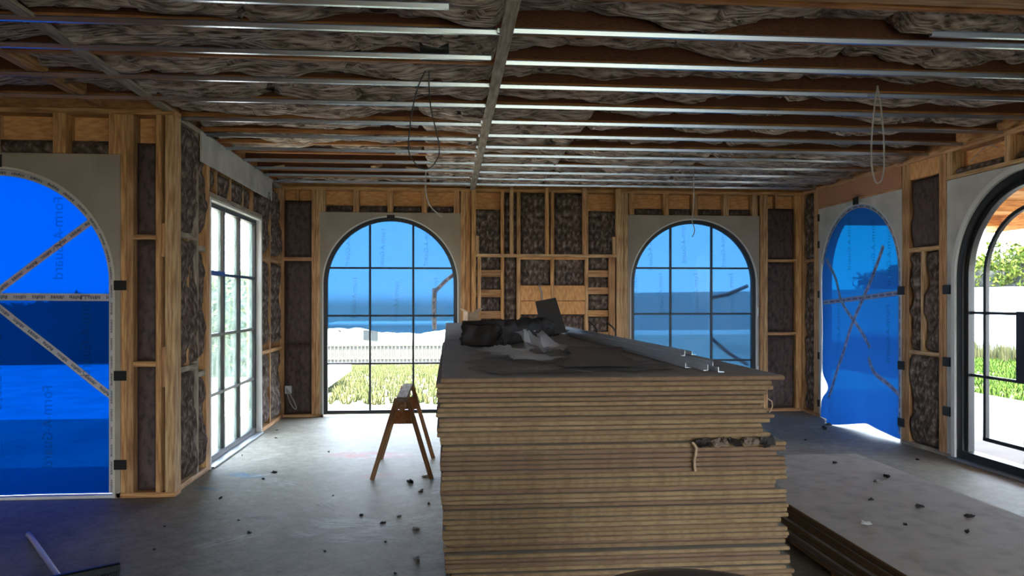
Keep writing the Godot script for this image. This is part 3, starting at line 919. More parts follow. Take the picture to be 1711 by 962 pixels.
# ---------------------------------------------------------------- left wall (u = -z)
func left_wall() -> void:
	var o := base("wall_left", "side stud wall with a tall gridded window and insulation", "wall", LEFT, "", "structure")
	kid(o, "sheathing_panel", extrude(minus(rect(6.115, 0, 10.0, 3.3), rect(6.93, -0.1, 8.72, 2.46)), D - 0.014, D), M.sheathing)
	wood(o, "top_plate", 6.112, TOP - 0.045, 9.85, TOP, D, 0.0, M.dusty_pine)
	wood(o, "bottom_plate", 6.112, 0, 6.93, 0.045, D, 0.0, M.pale_pine)
	wood(o, "bottom_plate", 8.74, 0, 9.85, 0.045)
	for u in [[6.112, 6.15], [6.56, 6.60], [6.80, 6.85], [6.855, 6.90], [9.16, 9.20], [9.78, 9.85]]:
		wood(o, "stud", u[0], 0.045, u[1], TOP - 0.045, D, 0.0, M.dusty_pine if u[0] < 6.7 else null)
	wood(o, "stud", 6.36, 0.98, 6.40, 2.03, D, -0.01)
	for v in [2.03, 0.94]:
		wood(o, "blocking", 6.15, v, 6.56, v + 0.045, D, 0.0, M.dusty_pine)
		wood(o, "blocking", 6.60, v - 0.08, 6.80, v - 0.035, D, -0.005, M.dusty_pine)
		wood(o, "blocking", 8.80, v - 0.05, 9.16, v - 0.005)
		wood(o, "blocking", 9.20, v - 0.05, 9.78, v - 0.005)
	for v in [[0.045, 0.94], [0.985, 2.03], [2.075, 2.95]]:
		batt(o, 6.15, v[0], 6.56, v[1], -0.01, 0.05, null, 0.9)
		batt(o, 6.60, v[0] + 0.02, 6.80, v[1] - 0.08, -0.02, 0.05, null, 0.9)
		batt(o, 8.80, v[0], 9.16, v[1] - 0.05, -0.02, 0.05)
		batt(o, 9.20, v[0], 9.78, v[1] - 0.05, -0.02, 0.05)
	# grey board nailed along the top and short studs under it
	wood(o, "header_board", 6.63, 2.72, 9.20, TOP - 0.02, 0.0, 0.016, M.cement_board)
	for u in [7.2, 7.65, 8.1, 8.5]:
		wood(o, "cripple_stud", u - 0.018, 2.50, u + 0.018, 2.95, D, -0.03)
	for p in [[6.92, 7.18], [7.22, 7.63], [7.67, 8.08], [8.12, 8.48], [8.52, 8.8]]:
		batt(o, p[0], 2.50, p[1], 2.74, -0.045, 0.04, null, 1.2)
	wood(o, "window_header", 6.90, 2.455, 8.80, 2.50, D, 0.0, M.dusty_pine)
	wood(o, "jamb_board", 8.725, 0.0, 8.765, 2.455, D - 0.01, 0.006, M.white_board)
	wood(o, "jamb_board", 6.90, 0.0, 6.93, 2.455, D - 0.01, 0.006, M.white_board)
	wood(o, "jamb_board", 6.93, 2.43, 8.725, 2.455, D - 0.01, 0.002, M.white_board)
	var w := base("window_3", "tall gridded side window with green grey muntins and blue tape", "window", LEFT, "", "structure")
	var fr := minus(rect(6.935, 0.02, 8.72, 2.43), rect(6.98, 0.075, 8.675, 2.6))
	kid(w, "window_frame", extrude(fr, -0.12, -0.05, 0.004), M.steel_grey)
	piece(w, "top_rail", Vector3(6.98, 2.385, -0.12), Vector3(8.675, 2.43, -0.05), M.steel_grey)
	var us := [6.98, 7.53, 8.08, 8.675]
	var vs := [0.075, 0.633, 1.193, 1.769, 2.385]
	for j in 4:
		for i in 3:
			piece(w, "pane", Vector3(us[i], vs[j], -0.09), Vector3(us[i + 1], vs[j + 1], -0.084), M.filmed_glass, 0.0)
	for i in [1, 2]:
		piece(w, "muntin", Vector3(us[i] - 0.022, 0.07, -0.115), Vector3(us[i] + 0.022, 2.39, -0.055), M.steel_grey)
	for j in [1, 2, 3]:
		piece(w, "muntin", Vector3(6.975, vs[j] - 0.015, -0.112), Vector3(8.68, vs[j] + 0.015, -0.058), M.steel_grey)
	piece(w, "blue_tape", Vector3(6.975, 1.76, -0.0575), Vector3(7.55, 1.80, -0.054), M.blue_tape, 0.0)
	piece(w, "sill_strip", Vector3(6.93, 0.0, -0.13), Vector3(8.725, 0.02, 0.03), M.zinc_dull)

# ---------------------------------------------------------------- right wall (u = z)
func right_wall() -> void:
	var o := base("wall_right", "right stud wall with a film-covered arch and a steel arched door", "wall", RIGHT, "", "structure")
	var c := -8.467
	var r := 0.862
	var spring := 1.80
	var dc := -5.83
	var dr := 0.90
	var ds := 1.73
	var out := minus(rect(-10.0, 0, 6.15, 3.3), arch(c, r - 0.01, spring, -0.1))
	out = minus(out, arch(dc, dr - 0.01, ds, -0.1))
	kid(o, "sheathing_panel", extrude(out, D - 0.014, D), M.sheathing)
	wood(o, "top_plate", -9.85, TOP - 0.05, 6.0, TOP)
	wood(o, "bottom_plate", -9.85, 0, -9.35, 0.04)
	wood(o, "bottom_plate", -7.58, 0, -6.76, 0.04, D, 0.0, M.dusty_pine)
	wood(o, "bottom_plate", -4.9, 0, 6.0, 0.04)
	for u in [[-9.85, -9.80], [-9.50, -9.44], [-9.44, -9.385], [-7.575, -7.515], [-7.51, -7.45], [-6.975, -6.92], [-6.915, -6.865], [-4.85, -4.79], [-4.2, -4.15], [-3.6, -3.55], [-3.0, -2.95]]:
		wood(o, "stud", u[0], 0.04, u[1], TOP - 0.05)
	wood(o, "rim_board", -9.38, 2.735, -7.58, TOP - 0.05, -0.05, 0.0, M.rim_board)
	wood(o, "window_header", -9.38, 2.71, -7.58, 2.735, D, -0.002)
	kid(o, "arch_panel", extrude(minus(rect(-9.38, 0, -7.58, 2.71), arch(c, r + 0.012, spring, -0.1)), -0.016, -0.002, 0.0015), M.cement_board)
	kid(o, "arch_panel", extrude(minus(rect(-6.86, 0, -4.86, 2.68), arch(dc, dr + 0.03, ds, -0.1)), -0.016, -0.002, 0.0015), M.cement_board)
	wood(o, "window_header", -6.86, 2.685, -4.86, 2.725, D, 0.0)
	for u in [-6.82, -6.07, -5.55, -4.92]:
		wood(o, "cripple_stud", u - 0.035, 2.725, u + 0.035, TOP - 0.05, D, 0.0)
	for p in [[-6.78, -6.11], [-6.03, -5.59], [-5.51, -4.96]]:
		batt(o, p[0], 2.725, p[1], 2.80, -0.04, 0.05)
	wood(o, "blocking", -7.45, 2.02, -6.975, 2.065)
	wood(o, "blocking", -7.45, 0.96, -6.975, 1.0, D, 0.0, M.pale_pine)
	wood(o, "stud", -7.26, 1.0, -7.215, 2.02, D, 0.0, M.pale_pine)
	wood(o, "backing_board", -7.45, 2.78, -6.975, TOP - 0.05, D, -0.01, M.sheathing)
	batt(o, -9.80, 0.04, -9.50, 1.05, -0.03, 0.03)
	batt(o, -9.80, 1.05, -9.50, 2.03, -0.03, 0.03)
	batt(o, -9.80, 2.07, -9.50, 2.95, -0.03, 0.03)
	wood(o, "blocking", -9.80, 2.03, -9.50, 2.07)
	batt(o, -7.45, 0.04, -6.975, 0.96, -0.02, 0.04, null, 1.1)
	batt(o, -7.45, 1.0, -7.26, 2.02, -0.03, 0.05, null, 1.3)
	batt(o, -7.215, 1.0, -6.975, 2.02, -0.03, 0.05, null, 1.3)
	batt(o, -7.45, 2.065, -6.975, 2.78, -0.02, 0.03, M.batt_face, 0.8)
	for p in [[-4.79, -4.2], [-4.15, -3.6], [-3.55, -3.0]]:
		batt(o, p[0], 0.04, p[1], 2.95, -0.03, 0.04)
	piece(o, "bounce_inner_board", Vector3(-2.95, 0.04, -0.02), Vector3(6.0, 2.94, 0.0), M.white_board)  # out of view, made white to throw fill light back
	# arch opening with its loose film
	var d := base("door_2", "empty arched opening in the right wall with pale lining and strap tabs", "door", RIGHT, "", "structure")
	kid(d, "arch_lining", extrude(minus(arch(c, r + 0.012, spring, 0.0), arch(c, r - 0.006, spring, -0.1)), -0.13, -0.004), M.white_board)
	for p in [[-9.37, 2.60], [-9.37, 2.25], [-9.37, 1.60], [-9.37, 0.80], [-9.37, 0.18], [-7.62, 1.63], [-7.62, 0.83], [-7.62, 0.22]]:
		piece(d, "strap_tab", Vector3(p[0] - 0.02, p[1] - 0.05, -0.004), Vector3(p[0] + (0.02 if p[0] < -8 else 0.09), p[1] + 0.04, 0.010), M.rubber)
	piece(d, "strap_tab", Vector3(c - 0.06, 2.655, -0.004), Vector3(c + 0.04, 2.74, 0.012), M.rubber)
	var f := base("plastic_film", "billowing blue film with tapes in the right arch, torn loose at the bottom", "film", RIGHT)
	var wav := noise(0.8, 2, FastNoiseLite.TYPE_SIMPLEX_SMOOTH, 25)
	var depth := func(u: float, v: float):
		var s := (u - c) / r
		var low := clampf(1.0 - v / 1.9, 0, 1)
		return -0.03 + 0.02 * wav.get_noise_2d(u * 1.3, v * 0.7) + low * low * (0.20 * exp(-pow((s + 0.35) / 0.30, 2.0)) - 0.05 * exp(-pow((s - 0.1) / 0.22, 2.0)) + 0.02)
	var bottom := func(s: float): return 0.005 + 0.075 * smoothstep(0.34, 0.6, s) * (1.0 - 0.7 * smoothstep(0.6, 1.0, s))
	var left := func(v: float): return 0.20 * exp(-pow((v - 0.40) / 0.11, 2.0))
	kid(f, "film_sheet", film_grid(c, r - 0.008, spring, bottom, left, depth, 70, 100), M.film_loose)
	var tape := func(pts: Array, width: float, lift: float):
		var o2 := []
		var cur := Curve2D.new()
		for i in pts.size():
			var dd: Vector2 = (pts[mini(i + 1, pts.size() - 1)] - pts[maxi(i - 1, 0)]) / 5.0
			cur.add_point(pts[i], -dd, dd)
		cur.bake_interval = 0.04
		for p in cur.get_baked_points():
			o2.append(Vector3(p.x, p.y, depth.call(p.x, p.y) + lift))
		kid(f, "tape", ribbon(o2, Vector3(0, 0, 1), width), M.tape_thin)
	tape.call([Vector2(-9.27, 1.49), Vector2(-8.5, 1.54), Vector2(-7.66, 1.60)], 0.055, 0.010)
	tape.call([Vector2(-9.20, 2.05), Vector2(-9.0, 1.80), Vector2(-8.85, 1.52), Vector2(-8.5, 1.25), Vector2(-8.2, 0.97)], 0.05, 0.012)
	tape.call([Vector2(-7.96, 2.13), Vector2(-8.2, 1.75), Vector2(-8.55, 1.25), Vector2(-8.72, 0.80), Vector2(-8.85, 0.42), Vector2(-9.0, 0.30)], 0.055, 0.014)
	tape.call([Vector2(-8.24, 0.86), Vector2(-8.1, 0.70), Vector2(-7.85, 0.60), Vector2(-7.64, 0.50)], 0.055, 0.012)
	var rim := []
	for i in 41:
		var a := PI * i / 40 * 0.93
		rim.append(Vector3(c + (r - 0.03) * cos(a), spring + (r - 0.03) * sin(a), -0.012))
	rim.push_front(Vector3(c + r - 0.03, 0.08, -0.012))
	kid(f, "tape", ribbon(rim, Vector3(0, 0, 1), 0.045), M.tape_thin)
	for p in [[-8.65, 2.2], [-8.15, 2.1], [-7.85, 1.15], [-8.85, 1.15], [-7.85, 2.0]]:
		film_text(f, Vector3(p[0], p[1], depth.call(p[0], p[1]) + 0.012), 0.10, PI / 2)
	# the steel arched door beside it
	var g := base("door_3", "black steel arched glass door with navy lock cover", "door", RIGHT, "", "structure")
	kid(g, "door_lining", extrude(minus(arch(dc, dr + 0.05, ds, 0.0), arch(dc, dr, ds, -0.1)), -0.13, 0.012), M.white_board)
	kid(g, "door_frame", extrude(minus(arch(dc, dr, ds, 0.02), arch(dc, dr - 0.075, ds, -0.1)), -0.13, -0.01, 0.006), M.black_steel)
	kid(g, "door_stop", extrude(minus(arch(dc, dr - 0.07, ds, 0.02), arch(dc, dr - 0.115, ds, -0.1)), -0.11, -0.04, 0.006), M.black_steel)
	piece(g, "bottom_rail", Vector3(dc - dr, 0.02, -0.13), Vector3(dc + dr, 0.10, -0.01), M.black_steel)
	piece(g, "threshold", Vector3(dc - dr - 0.06, 0.0, -0.12), Vector3(dc + dr + 0.06, 0.025, 0.03), M.zinc_dull)
	var leaf_r := 0.615
	kid(g, "leaf_frame", extrude(minus(arch(dc, leaf_r, ds, 0.24), arch(dc, leaf_r - 0.03, ds, 0.27)), -0.10, -0.06, 0.003) if false else extrude(minus(arch(dc, leaf_r, ds, 0.24), arch(dc, leaf_r - 0.034, ds, 0.1)), -0.10, -0.06, 0.003), M.black_steel)
	piece(g, "leaf_rail", Vector3(dc - leaf_r, 0.235, -0.10), Vector3(dc + leaf_r, 0.27, -0.06), M.black_steel)
	for v in [1.405, 0.82]:
		piece(g, "muntin", Vector3(dc - dr + 0.07, v - 0.013, -0.10), Vector3(dc + dr - 0.07, v + 0.013, -0.065), M.black_steel)
	piece(g, "lock_cover", Vector3(-6.035, 0.81, -0.064), Vector3(-5.62, 1.425, -0.05), M.navy)
	var hole := arch(dc, dr - 0.1, ds, 0.09)
	for band in [[0.09, 0.82], [0.82, 1.405], [1.405, 2.6]]:
		for q in Geometry2D.intersect_polygons(hole, rect(dc - dr, band[0], dc + dr, band[1])):
			kid(g, "pane", extrude(q, -0.085, -0.078), M.glass)
	for v in [1.63, 0.93, 0.45]:
		piece(g, "strap_tab", Vector3(-6.90, v - 0.05, 0.0), Vector3(-6.80, v + 0.04, 0.014), M.rubber)

# ---------------------------------------------------------------- drywall stacks
func board_mesh(wide: float, long: float, thick: float, chip: int) -> ArrayMesh:
	# outline in x (across) and y (towards the viewer is +), extruded up, then laid flat by the caller
	var p := PackedVector2Array([Vector2(-wide / 2, -long / 2), Vector2(wide / 2, -long / 2)])
	if chip == 0:
		p.append_array([Vector2(wide / 2, long / 2), Vector2(-wide / 2, long / 2)])
	else:
		var r := RandomNumberGenerator.new()
		r.seed = 300 + chip
		var a := 0.02 * chip
		var c := 0.012 + 0.011 * chip
		p.append(Vector2(wide / 2, long / 2 - 0.34 - a))
		p.append(Vector2(wide / 2 - c * (0.5 + 0.3 * r.randf()), long / 2 - 0.27))
		p.append(Vector2(wide / 2 - c * 0.6, long / 2 - 0.20))
		p.append(Vector2(wide / 2 - c - 0.012 * r.randf(), long / 2 - 0.13))
		p.append(Vector2(wide / 2 - c * 0.8, long / 2 - 0.07))
		p.append(Vector2(wide / 2 - c - 0.014 * r.randf(), long / 2 - 0.03))
		p.append(Vector2(wide / 2 - c - 0.02 * r.randf(), long / 2))
		p.append(Vector2(-wide / 2, long / 2))
	var st := start()
	extrude_into(st, p, 0.0, thick, 0.003, true, false)
	var m := done(st)
	var st2 := start()
	extrude_into(st2, p, 0.0, thick, 0.003, false, true)
	st2.generate_normals()
	return st2.commit(m)

func board(mesh: ArrayMesh, at: Vector3, turn: float, tone: int, label: String, group: String) -> void:
	var o := MeshInstance3D.new()
	o.name = numbered("drywall_sheet")
	o.mesh = mesh
	o.set_surface_override_material(0, M["board_edge_%d" % tone])
	o.set_surface_override_material(1, M.board_pale if label.begins_with("topmost wide") else M.board_face)
	o.transform = Transform3D(Basis(Vector3.UP, turn) * Basis(Vector3.RIGHT, PI / 2), at + Vector3(0, 0.0159, 0))
	add_child(o, true)
	tag(o, label, "drywall", group)

func stacks() -> void:
	var th := 0.0159
	var plain := board_mesh(1.22, 2.44, th, 0)
	var chips := []
	for k in 4:
		chips.append(board_mesh(1.22, 2.44, th, k + 1))
	var thin := board_mesh(1.22, 2.44, 0.0140, 0)
	var thin_chips := []
	for k in 4:
		thin_chips.append(board_mesh(1.22, 2.44, 0.0140, k + 1))
	var long := board_mesh(1.22, 3.64, th, 0)
	var pile := board_mesh(1.22, 3.66, th, 0)
	var n := 70
	var pitch := (1.26 - 0.089) / n
	for k in 3:
		for part in 2:
			var z := -2.8 - 1.0 * k if part == 0 else -5.4 - 1.4 * k
			var o := base("dunnage_block", "timber bearer under the drywall stacks, laid across the floor", "timber", Transform3D(Basis(), Vector3(0.57, 0, z)), "timber bearers under the drywall stacks")
			piece(o, "bearer", Vector3(-0.58, 0, -0.045), Vector3(0.58, 0.089, 0.045))
	for i in n:
		var y := 0.089 + i * pitch
		var from_top := n - 1 - i
		# the stack leans to the right towards its foot
		var dx := 0.57 + clampf(0.00075 * from_top, 0.0, 0.04) + rng.randf_range(-0.006, 0.006)
		var dz := -2.555 - 1.22 + rng.randf_range(-0.007, 0.007)
		var mesh := plain
		var label := "tan edged drywall sheet in the tall stack in front"
		var group := "drywall sheets in the tall front stack"
		if from_top == 0:
			dx += 0.012
			label = "topmost grey drywall sheet of the tall front stack"
			group = ""
		elif from_top < 6:
			mesh = chips[mini(from_top - 1, 3)]
		elif from_top < 13:
			dx -= 0.006
			mesh = chips[[3, 2, 1, 2, 3, 3, 2][from_top - 6]]
		elif from_top % 9 == 4 or from_top % 7 == 2:
			mesh = chips[from_top % 2]
		if from_top in [13]:
			dz -= 0.035
			label = "set-back drywall sheet with a ragged right end below the torn paper"
			group = ""
			mesh = chips[3]
		if from_top in [34, 35]:
			dz -= 0.022
		if from_top >= 40 and from_top < 42:
			dx += 0.02
		if from_top > 0 and rng.randf() < (0.5 if from_top < 14 else 0.25):
			mesh = thin if mesh == plain else thin_chips[chips.find(mesh)]
		board(mesh, Vector3(dx, y - (0.0019 if mesh == thin or mesh in thin_chips else 0.0) + 0.0, dz), rng.randf_range(-0.002, 0.002), rng.randi() % 4, label, group)
		label = "drywall sheet in the farther stack behind the tall front stack"
		group = "drywall sheets in the farther stack"
		if from_top == 0:
			label = "topmost drywall sheet of the farther stack, under the metal beads"
			group = ""
		board(long, Vector3(0.575 + rng.randf_range(-0.01, 0.01), y, -6.84 + rng.randf_range(-0.01, 0.01)), rng.randf_range(-0.002, 0.002), rng.randi() % 4, label, group)
	# the low pile at the right
	for k in 3:
		var o := base("dunnage_block", "timber bearer under the low pile at the right", "timber", Transform3D(Basis(), Vector3(2.66, 0, -2.6 - 1.3 * k)), "timber bearers under the low pile")
		piece(o, "bearer", Vector3(-0.56, 0, -0.045), Vector3(0.56, 0.06, 0.045))
	for i in 14:
		var top := i == 13
		board(pile, Vector3(2.66 + (0.0 if top else rng.randf_range(-0.012, 0.018)), 0.06 + i * 0.0164, -3.92 + (0.0 if top else rng.randf_range(-0.01, 0.01))), 0.0 if top else rng.randf_range(-0.002, 0.002), rng.randi() % 4, "topmost wide grey sheet of the low pile at right" if top else "drywall sheet in the low pile at right", "" if top else "drywall sheets in the low pile")

# ---------------------------------------------------------------- things lying on the stack
func crumple(nx: int, ny: int, size: Vector2, lift: float, amp: float, freq: float, sd: int) -> ArrayMesh:
	var f := noise(freq, 3, FastNoiseLite.TYPE_SIMPLEX, sd)
	var e := noise(freq * 0.8, 2, FastNoiseLite.TYPE_SIMPLEX, sd + 7)
	return sheet(nx, ny, func(s: float, t: float):
		var p := Vector2((s - 0.5) * size.x, (t - 0.5) * size.y)
		p += Vector2(e.get_noise_2d(t * 3.0, s), e.get_noise_2d(s * 3.0, t + 9.0)) * 0.16 * minf(size.x, size.y)
		var h := absf(f.get_noise_2d(p.x, p.y)) * amp
		return Vector3(p.x, lift + h, -p.y))

func carton_at(p0: Vector3, p1: Vector3) -> Transform3D:
	var z := (p0 - p1).normalized()
	var x := Vector3.UP.cross(z).normalized()
	return Transform3D(Basis(x, z.cross(x), z), (p0 + p1) / 2)

func stack_clutter() -> void:
	var T := 1.261
	# the dark torn carton that the beads came in
	var o := base("torn_carton", "dark brown torn carton lying across the drywall stack with a raised flap", "carton", carton_at(Vector3(0.185, T, -4.15), Vector3(0.75, T, -5.66)))
	var f := noise(4.0, 3, FastNoiseLite.TYPE_SIMPLEX, 3)
	var long := 1.66
	kid(o, "carton_body", sheet(40, 40, func(s: float, t: float):
		var a := TAU * s
		var c := Vector2(cos(a), sin(a))
		var k := 1.0 / pow(pow(absf(c.x), 6.0) + pow(absf(c.y), 6.0), 1.0 / 6.0)
		var z := (0.5 - t) * long
		var tear := 0.0
		if t < 0.10:
			tear = 0.05 * f.get_noise_1d(s * 3.0)
		var w := 0.125 + 0.02 * f.get_noise_2d(z * 0.6, 4.0)
		var h := 0.070 - 0.012 * t + 0.010 * f.get_noise_2d(z * 0.8, 9.0)
		var p := c * k * Vector2(w, h)
		return Vector3(p.x + 0.012 * f.get_noise_2d(z * 1.5, s * 2), maxf(0.004, p.y + h + 0.012 * f.get_noise_2d(z * 1.2, s * 3)), z + tear)), M.kraft_dark)
	kid(o, "carton_end", sheet(10, 6, func(s: float, t: float):
		var p := Vector2(lerpf(-0.12, 0.12, s), lerpf(0.012, 0.15, t))
		return Vector3(p.x, p.y, 0.5 * long - 0.03 + 0.03 * f.get_noise_2d(p.x * 2, p.y * 3))), M.kraft_dark)
	var flap := kid(o.get_node("carton_body"), "carton_flap", extrude(PackedVector2Array([Vector2(-0.10, -0.03), Vector2(0.085, -0.012), Vector2(0.012, 0.245), Vector2(-0.145, 0.215)]), -0.004, 0.004), M.kraft_dark)
	flap.global_transform = Transform3D(Basis(Vector3.UP, 0.2) * Basis(Vector3.RIGHT, -0.12), Vector3(0.77, 1.30, -5.36))
	# crumpled clear plastic and torn papers under it
	var pl := base("plastic_wrap", "crumpled clear plastic wrap spilling from the dark carton", "plastic wrap", Transform3D(Basis(Vector3.UP, 0.25), Vector3(0.31, T + 0.016, -3.42)))
	kid(pl, "wrap_sheet", crumple(40, 40, Vector2(0.22, 0.75), 0.0, 0.028, 1.6, 21), M.hazy_plastic)
	var pl2 := base("plastic_wrap", "glossy bunched plastic strips hanging out of the dark carton's side", "plastic wrap", Transform3D(Basis(), Vector3(0.43, T, -4.05)))
	for k in 7:
		var x := -0.06 + 0.022 * k
		var pts := []
		for q in 9:
			var u := q / 8.0
			pts.append(Vector3(x + 0.02 * sin(u * 5.0 + k * 1.7) + 0.05 * u, 0.024 + 0.07 * pow(1.0 - u, 1.6) + 0.01 * sin(u * 9.0 + k), 0.02 + 0.42 * u + 0.03 * sin(k * 2.3)))
		kid(pl2, "wrap_strip", ribbon(pts, Vector3(sin(k * 1.9) * 0.9, 1, 0.3).normalized(), 0.036), M.hazy_plastic)
	var p1 := base("torn_paper", "large torn grey paper sheet flat on the front of the stack", "paper", Transform3D(Basis(Vector3.UP, 0.05), Vector3(0.47, T, -3.04)))
	kid(p1, "paper_sheet", crumple(40, 40, Vector2(0.66, 0.75), 0.001, 0.014, 1.2, 41), M.grey_paper)
	var p2 := base("torn_paper", "brown torn paper strip bent up beside the metal beads", "paper", Transform3D(Basis(Vector3.UP, -0.15), Vector3(0.665, T, -3.3)))
	kid(p2, "paper_sheet", crumple(40, 50, Vector2(0.30, 1.2), 0.016, 0.012, 1.0, 51), M.kraft)
	# long galvanised beads
	var ell := PackedVector2Array([Vector2(0, 0), Vector2(0.022, 0), Vector2(0.022, 0.0015), Vector2(0.004, 0.0018), Vector2(0.0018, 0.004), Vector2(0.0015, 0.018), Vector2(0, 0.018)])
	var list := [[0.985, -2.66, 0.940, -5.70, 0.002, "bright metal bead reaching nearest the front of the stack"], [0.950, -2.72, 0.905, -5.74, 0.002, "metal bead close on the left of the foremost one"], [0.920, -2.84, 0.880, -5.82, 0.002, "leftmost metal bead of the front bundle, beside the brown torn paper"], [1.020, -2.86, 0.978, -5.88, 0.002, "metal bead close on the right of the foremost one"], [1.165, -3.50, 1.085, -6.10, 0.002, "rightmost metal bead, near the right edge of the stack"], [1.125, -3.62, 1.050, -6.20, 0.002, "metal bead second from the right edge of the stack"], [1.064, -4.20, 1.020, -6.25, 0.002, "shorter metal bead between the front bundle and the right pair"], [1.000, -3.15, 0.945, -6.10, 0.0245, "metal bead lying on top of the front bundle"]]
	for i in list.size():
		var l: Array = list[i]
		var a := Vector3(l[0], T + l[4], l[1])
		var b := Vector3(l[2], T + l[4], l[3])
		var len := a.distance_to(b)
		var z := (a - b).normalized()
		var x := Vector3.UP.cross(z).normalized()
		var e := kid(self, "metal_bead", extrude(ell, 0.0, len), M.bead, Transform3D(Basis(x, z.cross(x), z) * Basis(Vector3(0, 0, 1), 0.0 if i % 2 == 0 else PI / 2), b + Vector3(0.018 if i % 2 else 0.0, 0, 0)))
		tag(e, l[5], "metal bead", "galvanised beads bundled on the stack")
	# flat strip added to draw the highlighted right edge of the farther stack
	var off := kid(self, "edge_strip", bar(Vector3(0.12, 2.4, 0.010)), M.board_face, Transform3D(Basis(Vector3.UP, -0.02) * Basis(Vector3.RIGHT, PI / 2), Vector3(1.11, T + 0.006, -7.55)))
	tag(off, "narrow added strip drawing the highlighted far right edge of the stack", "board")
	# small open white box at the far left corner
	var wb := base("small_box", "small pale open box standing on the far left corner of the stack", "box", Transform3D(Basis(Vector3.UP, 0.4), Vector3(0.245, T, -8.25)))
	for s in [-1, 1]:
		piece(wb, "box_side", Vector3(s * 0.065 - 0.003, 0, -0.06), Vector3(s * 0.065 + 0.003, 0.13, 0.06), M.carton)
		piece(wb, "box_side", Vector3(-0.065, 0, s * 0.06 - 0.003), Vector3(0.065, 0.13, s * 0.06 + 0.003), M.carton)
		kid(wb, "box_flap", bar(Vector3(0.12, 0.07, 0.003)), M.carton, Transform3D(Basis(Vector3(0, 1, 0), PI / 2) * Basis(Vector3(1, 0, 0), s * 1.0), Vector3(s * 0.09, 0.15, 0)))
	piece(wb, "box_base", Vector3(-0.065, 0, -0.06), Vector3(0.065, 0.004, 0.06), M.carton)
	# wire stubs
	for w in [[1.06, -5.3], [1.13, -5.0]]:
		var t := kid(self, "wire_scrap", tube([Vector3(0, 0, 0), Vector3(0.0, 0.05, 0.01), Vector3(-0.03, 0.09, 0.0), Vector3(-0.06, 0.11, 0.02)], 0.006), M.rubber, Transform3D(Basis(), Vector3(w[0], T, w[1])))
		tag(t, "curled black wire stub at the right edge of the stack, " + ("farther one" if w[1] < -5.2 else "nearer one"), "wire")
	# torn paper and string on the stack's front
	for k in 5:
		var q := Vector3(0.89 + 0.058 * k, 1.028 + rng.randf_range(-0.006, 0.004), -2.545)
		var e := kid(self, "paper_shred", crumple(10, 10, Vector2(0.05, 0.035), 0.0, 0.012, 14.0, 80 + k), M.kraft if k % 2 else M.kraft_dark, Transform3D(Basis(Vector3(0, 0, 1), rng.randf_range(-0.4, 0.4)) * Basis(Vector3(1, 0, 0), rng.randf_range(0.6, 1.2)), q))
		tag(e, "torn paper shred sticking out of the gap on the stack's front right", "paper", "paper shreds on the front of the stack")
	var sg := kid(self, "string_end", tube([Vector3(0, 0.0, 0.0), Vector3(0.012, -0.02, 0.008), Vector3(0.004, -0.06, 0.006), Vector3(0.008, -0.10, 0.006)], 0.005), M.carton, Transform3D(Basis(), Vector3(0.85, 1.03, -2.545)))
	tag(sg, "short frayed paper strip hanging down the front of the tall stack", "paper strip")
	var sg2 := kid(self, "string_end", tube([Vector3(-0.01, 0.02, 0.0), Vector3(0.006, 0.01, 0.004), Vector3(0.01, -0.01, 0.0), Vector3(-0.004, -0.03, 0.005)], 0.0025), M.carton, Transform3D(Basis(), Vector3(1.132, 1.16, -2.552)))
	tag(sg2, "pale curled paper end at the right corner of the tall stack", "paper strip")

# ---------------------------------------------------------------- sawhorse
func sawhorse() -> void:
	var o := base("sawhorse", "wooden sawhorse with splayed legs standing left of the stack", "sawhorse", Transform3D(Basis(), Vector3(-0.40, 0, -6.9)))
	var h := 0.70
	piece(o, "beam", Vector3(-0.044, h - 0.04, -0.52), Vector3(0.044, h, 0.52), M.dusty_pine)
	piece(o, "rail", Vector3(-0.02, h - 0.13, -0.5), Vector3(0.02, h - 0.04, 0.5), woods[1])
	for s in [-1, 1]:
		for e in [-1, 1]:
			var a := Vector3(s * 0.25, 0.0, e * 0.44 + (0.05 if e > 0 else 0.12))
			var b := Vector3(s * 0.045, h - 0.02, e * 0.44)
			var d := (b - a).normalized()
			var side := Vector3(1, 0, 0) - d * d.x
			side = side.normalized()
			kid(o, "leg", bar(Vector3(0.038, a.distance_to(b), 0.064)), M.leg_pine, Transform3D(Basis(side, d, side.cross(d)), (a + b) / 2))
	for e in [-0.42, 0.43]:
		var p := PackedVector2Array([Vector2(-0.115, h - 0.24), Vector2(0.115, h - 0.24), Vector2(0.06, h - 0.12), Vector2(-0.06, h - 0.12)])
		kid(o, "gusset", extrude(p, e - 0.008, e + 0.008), M.osb)

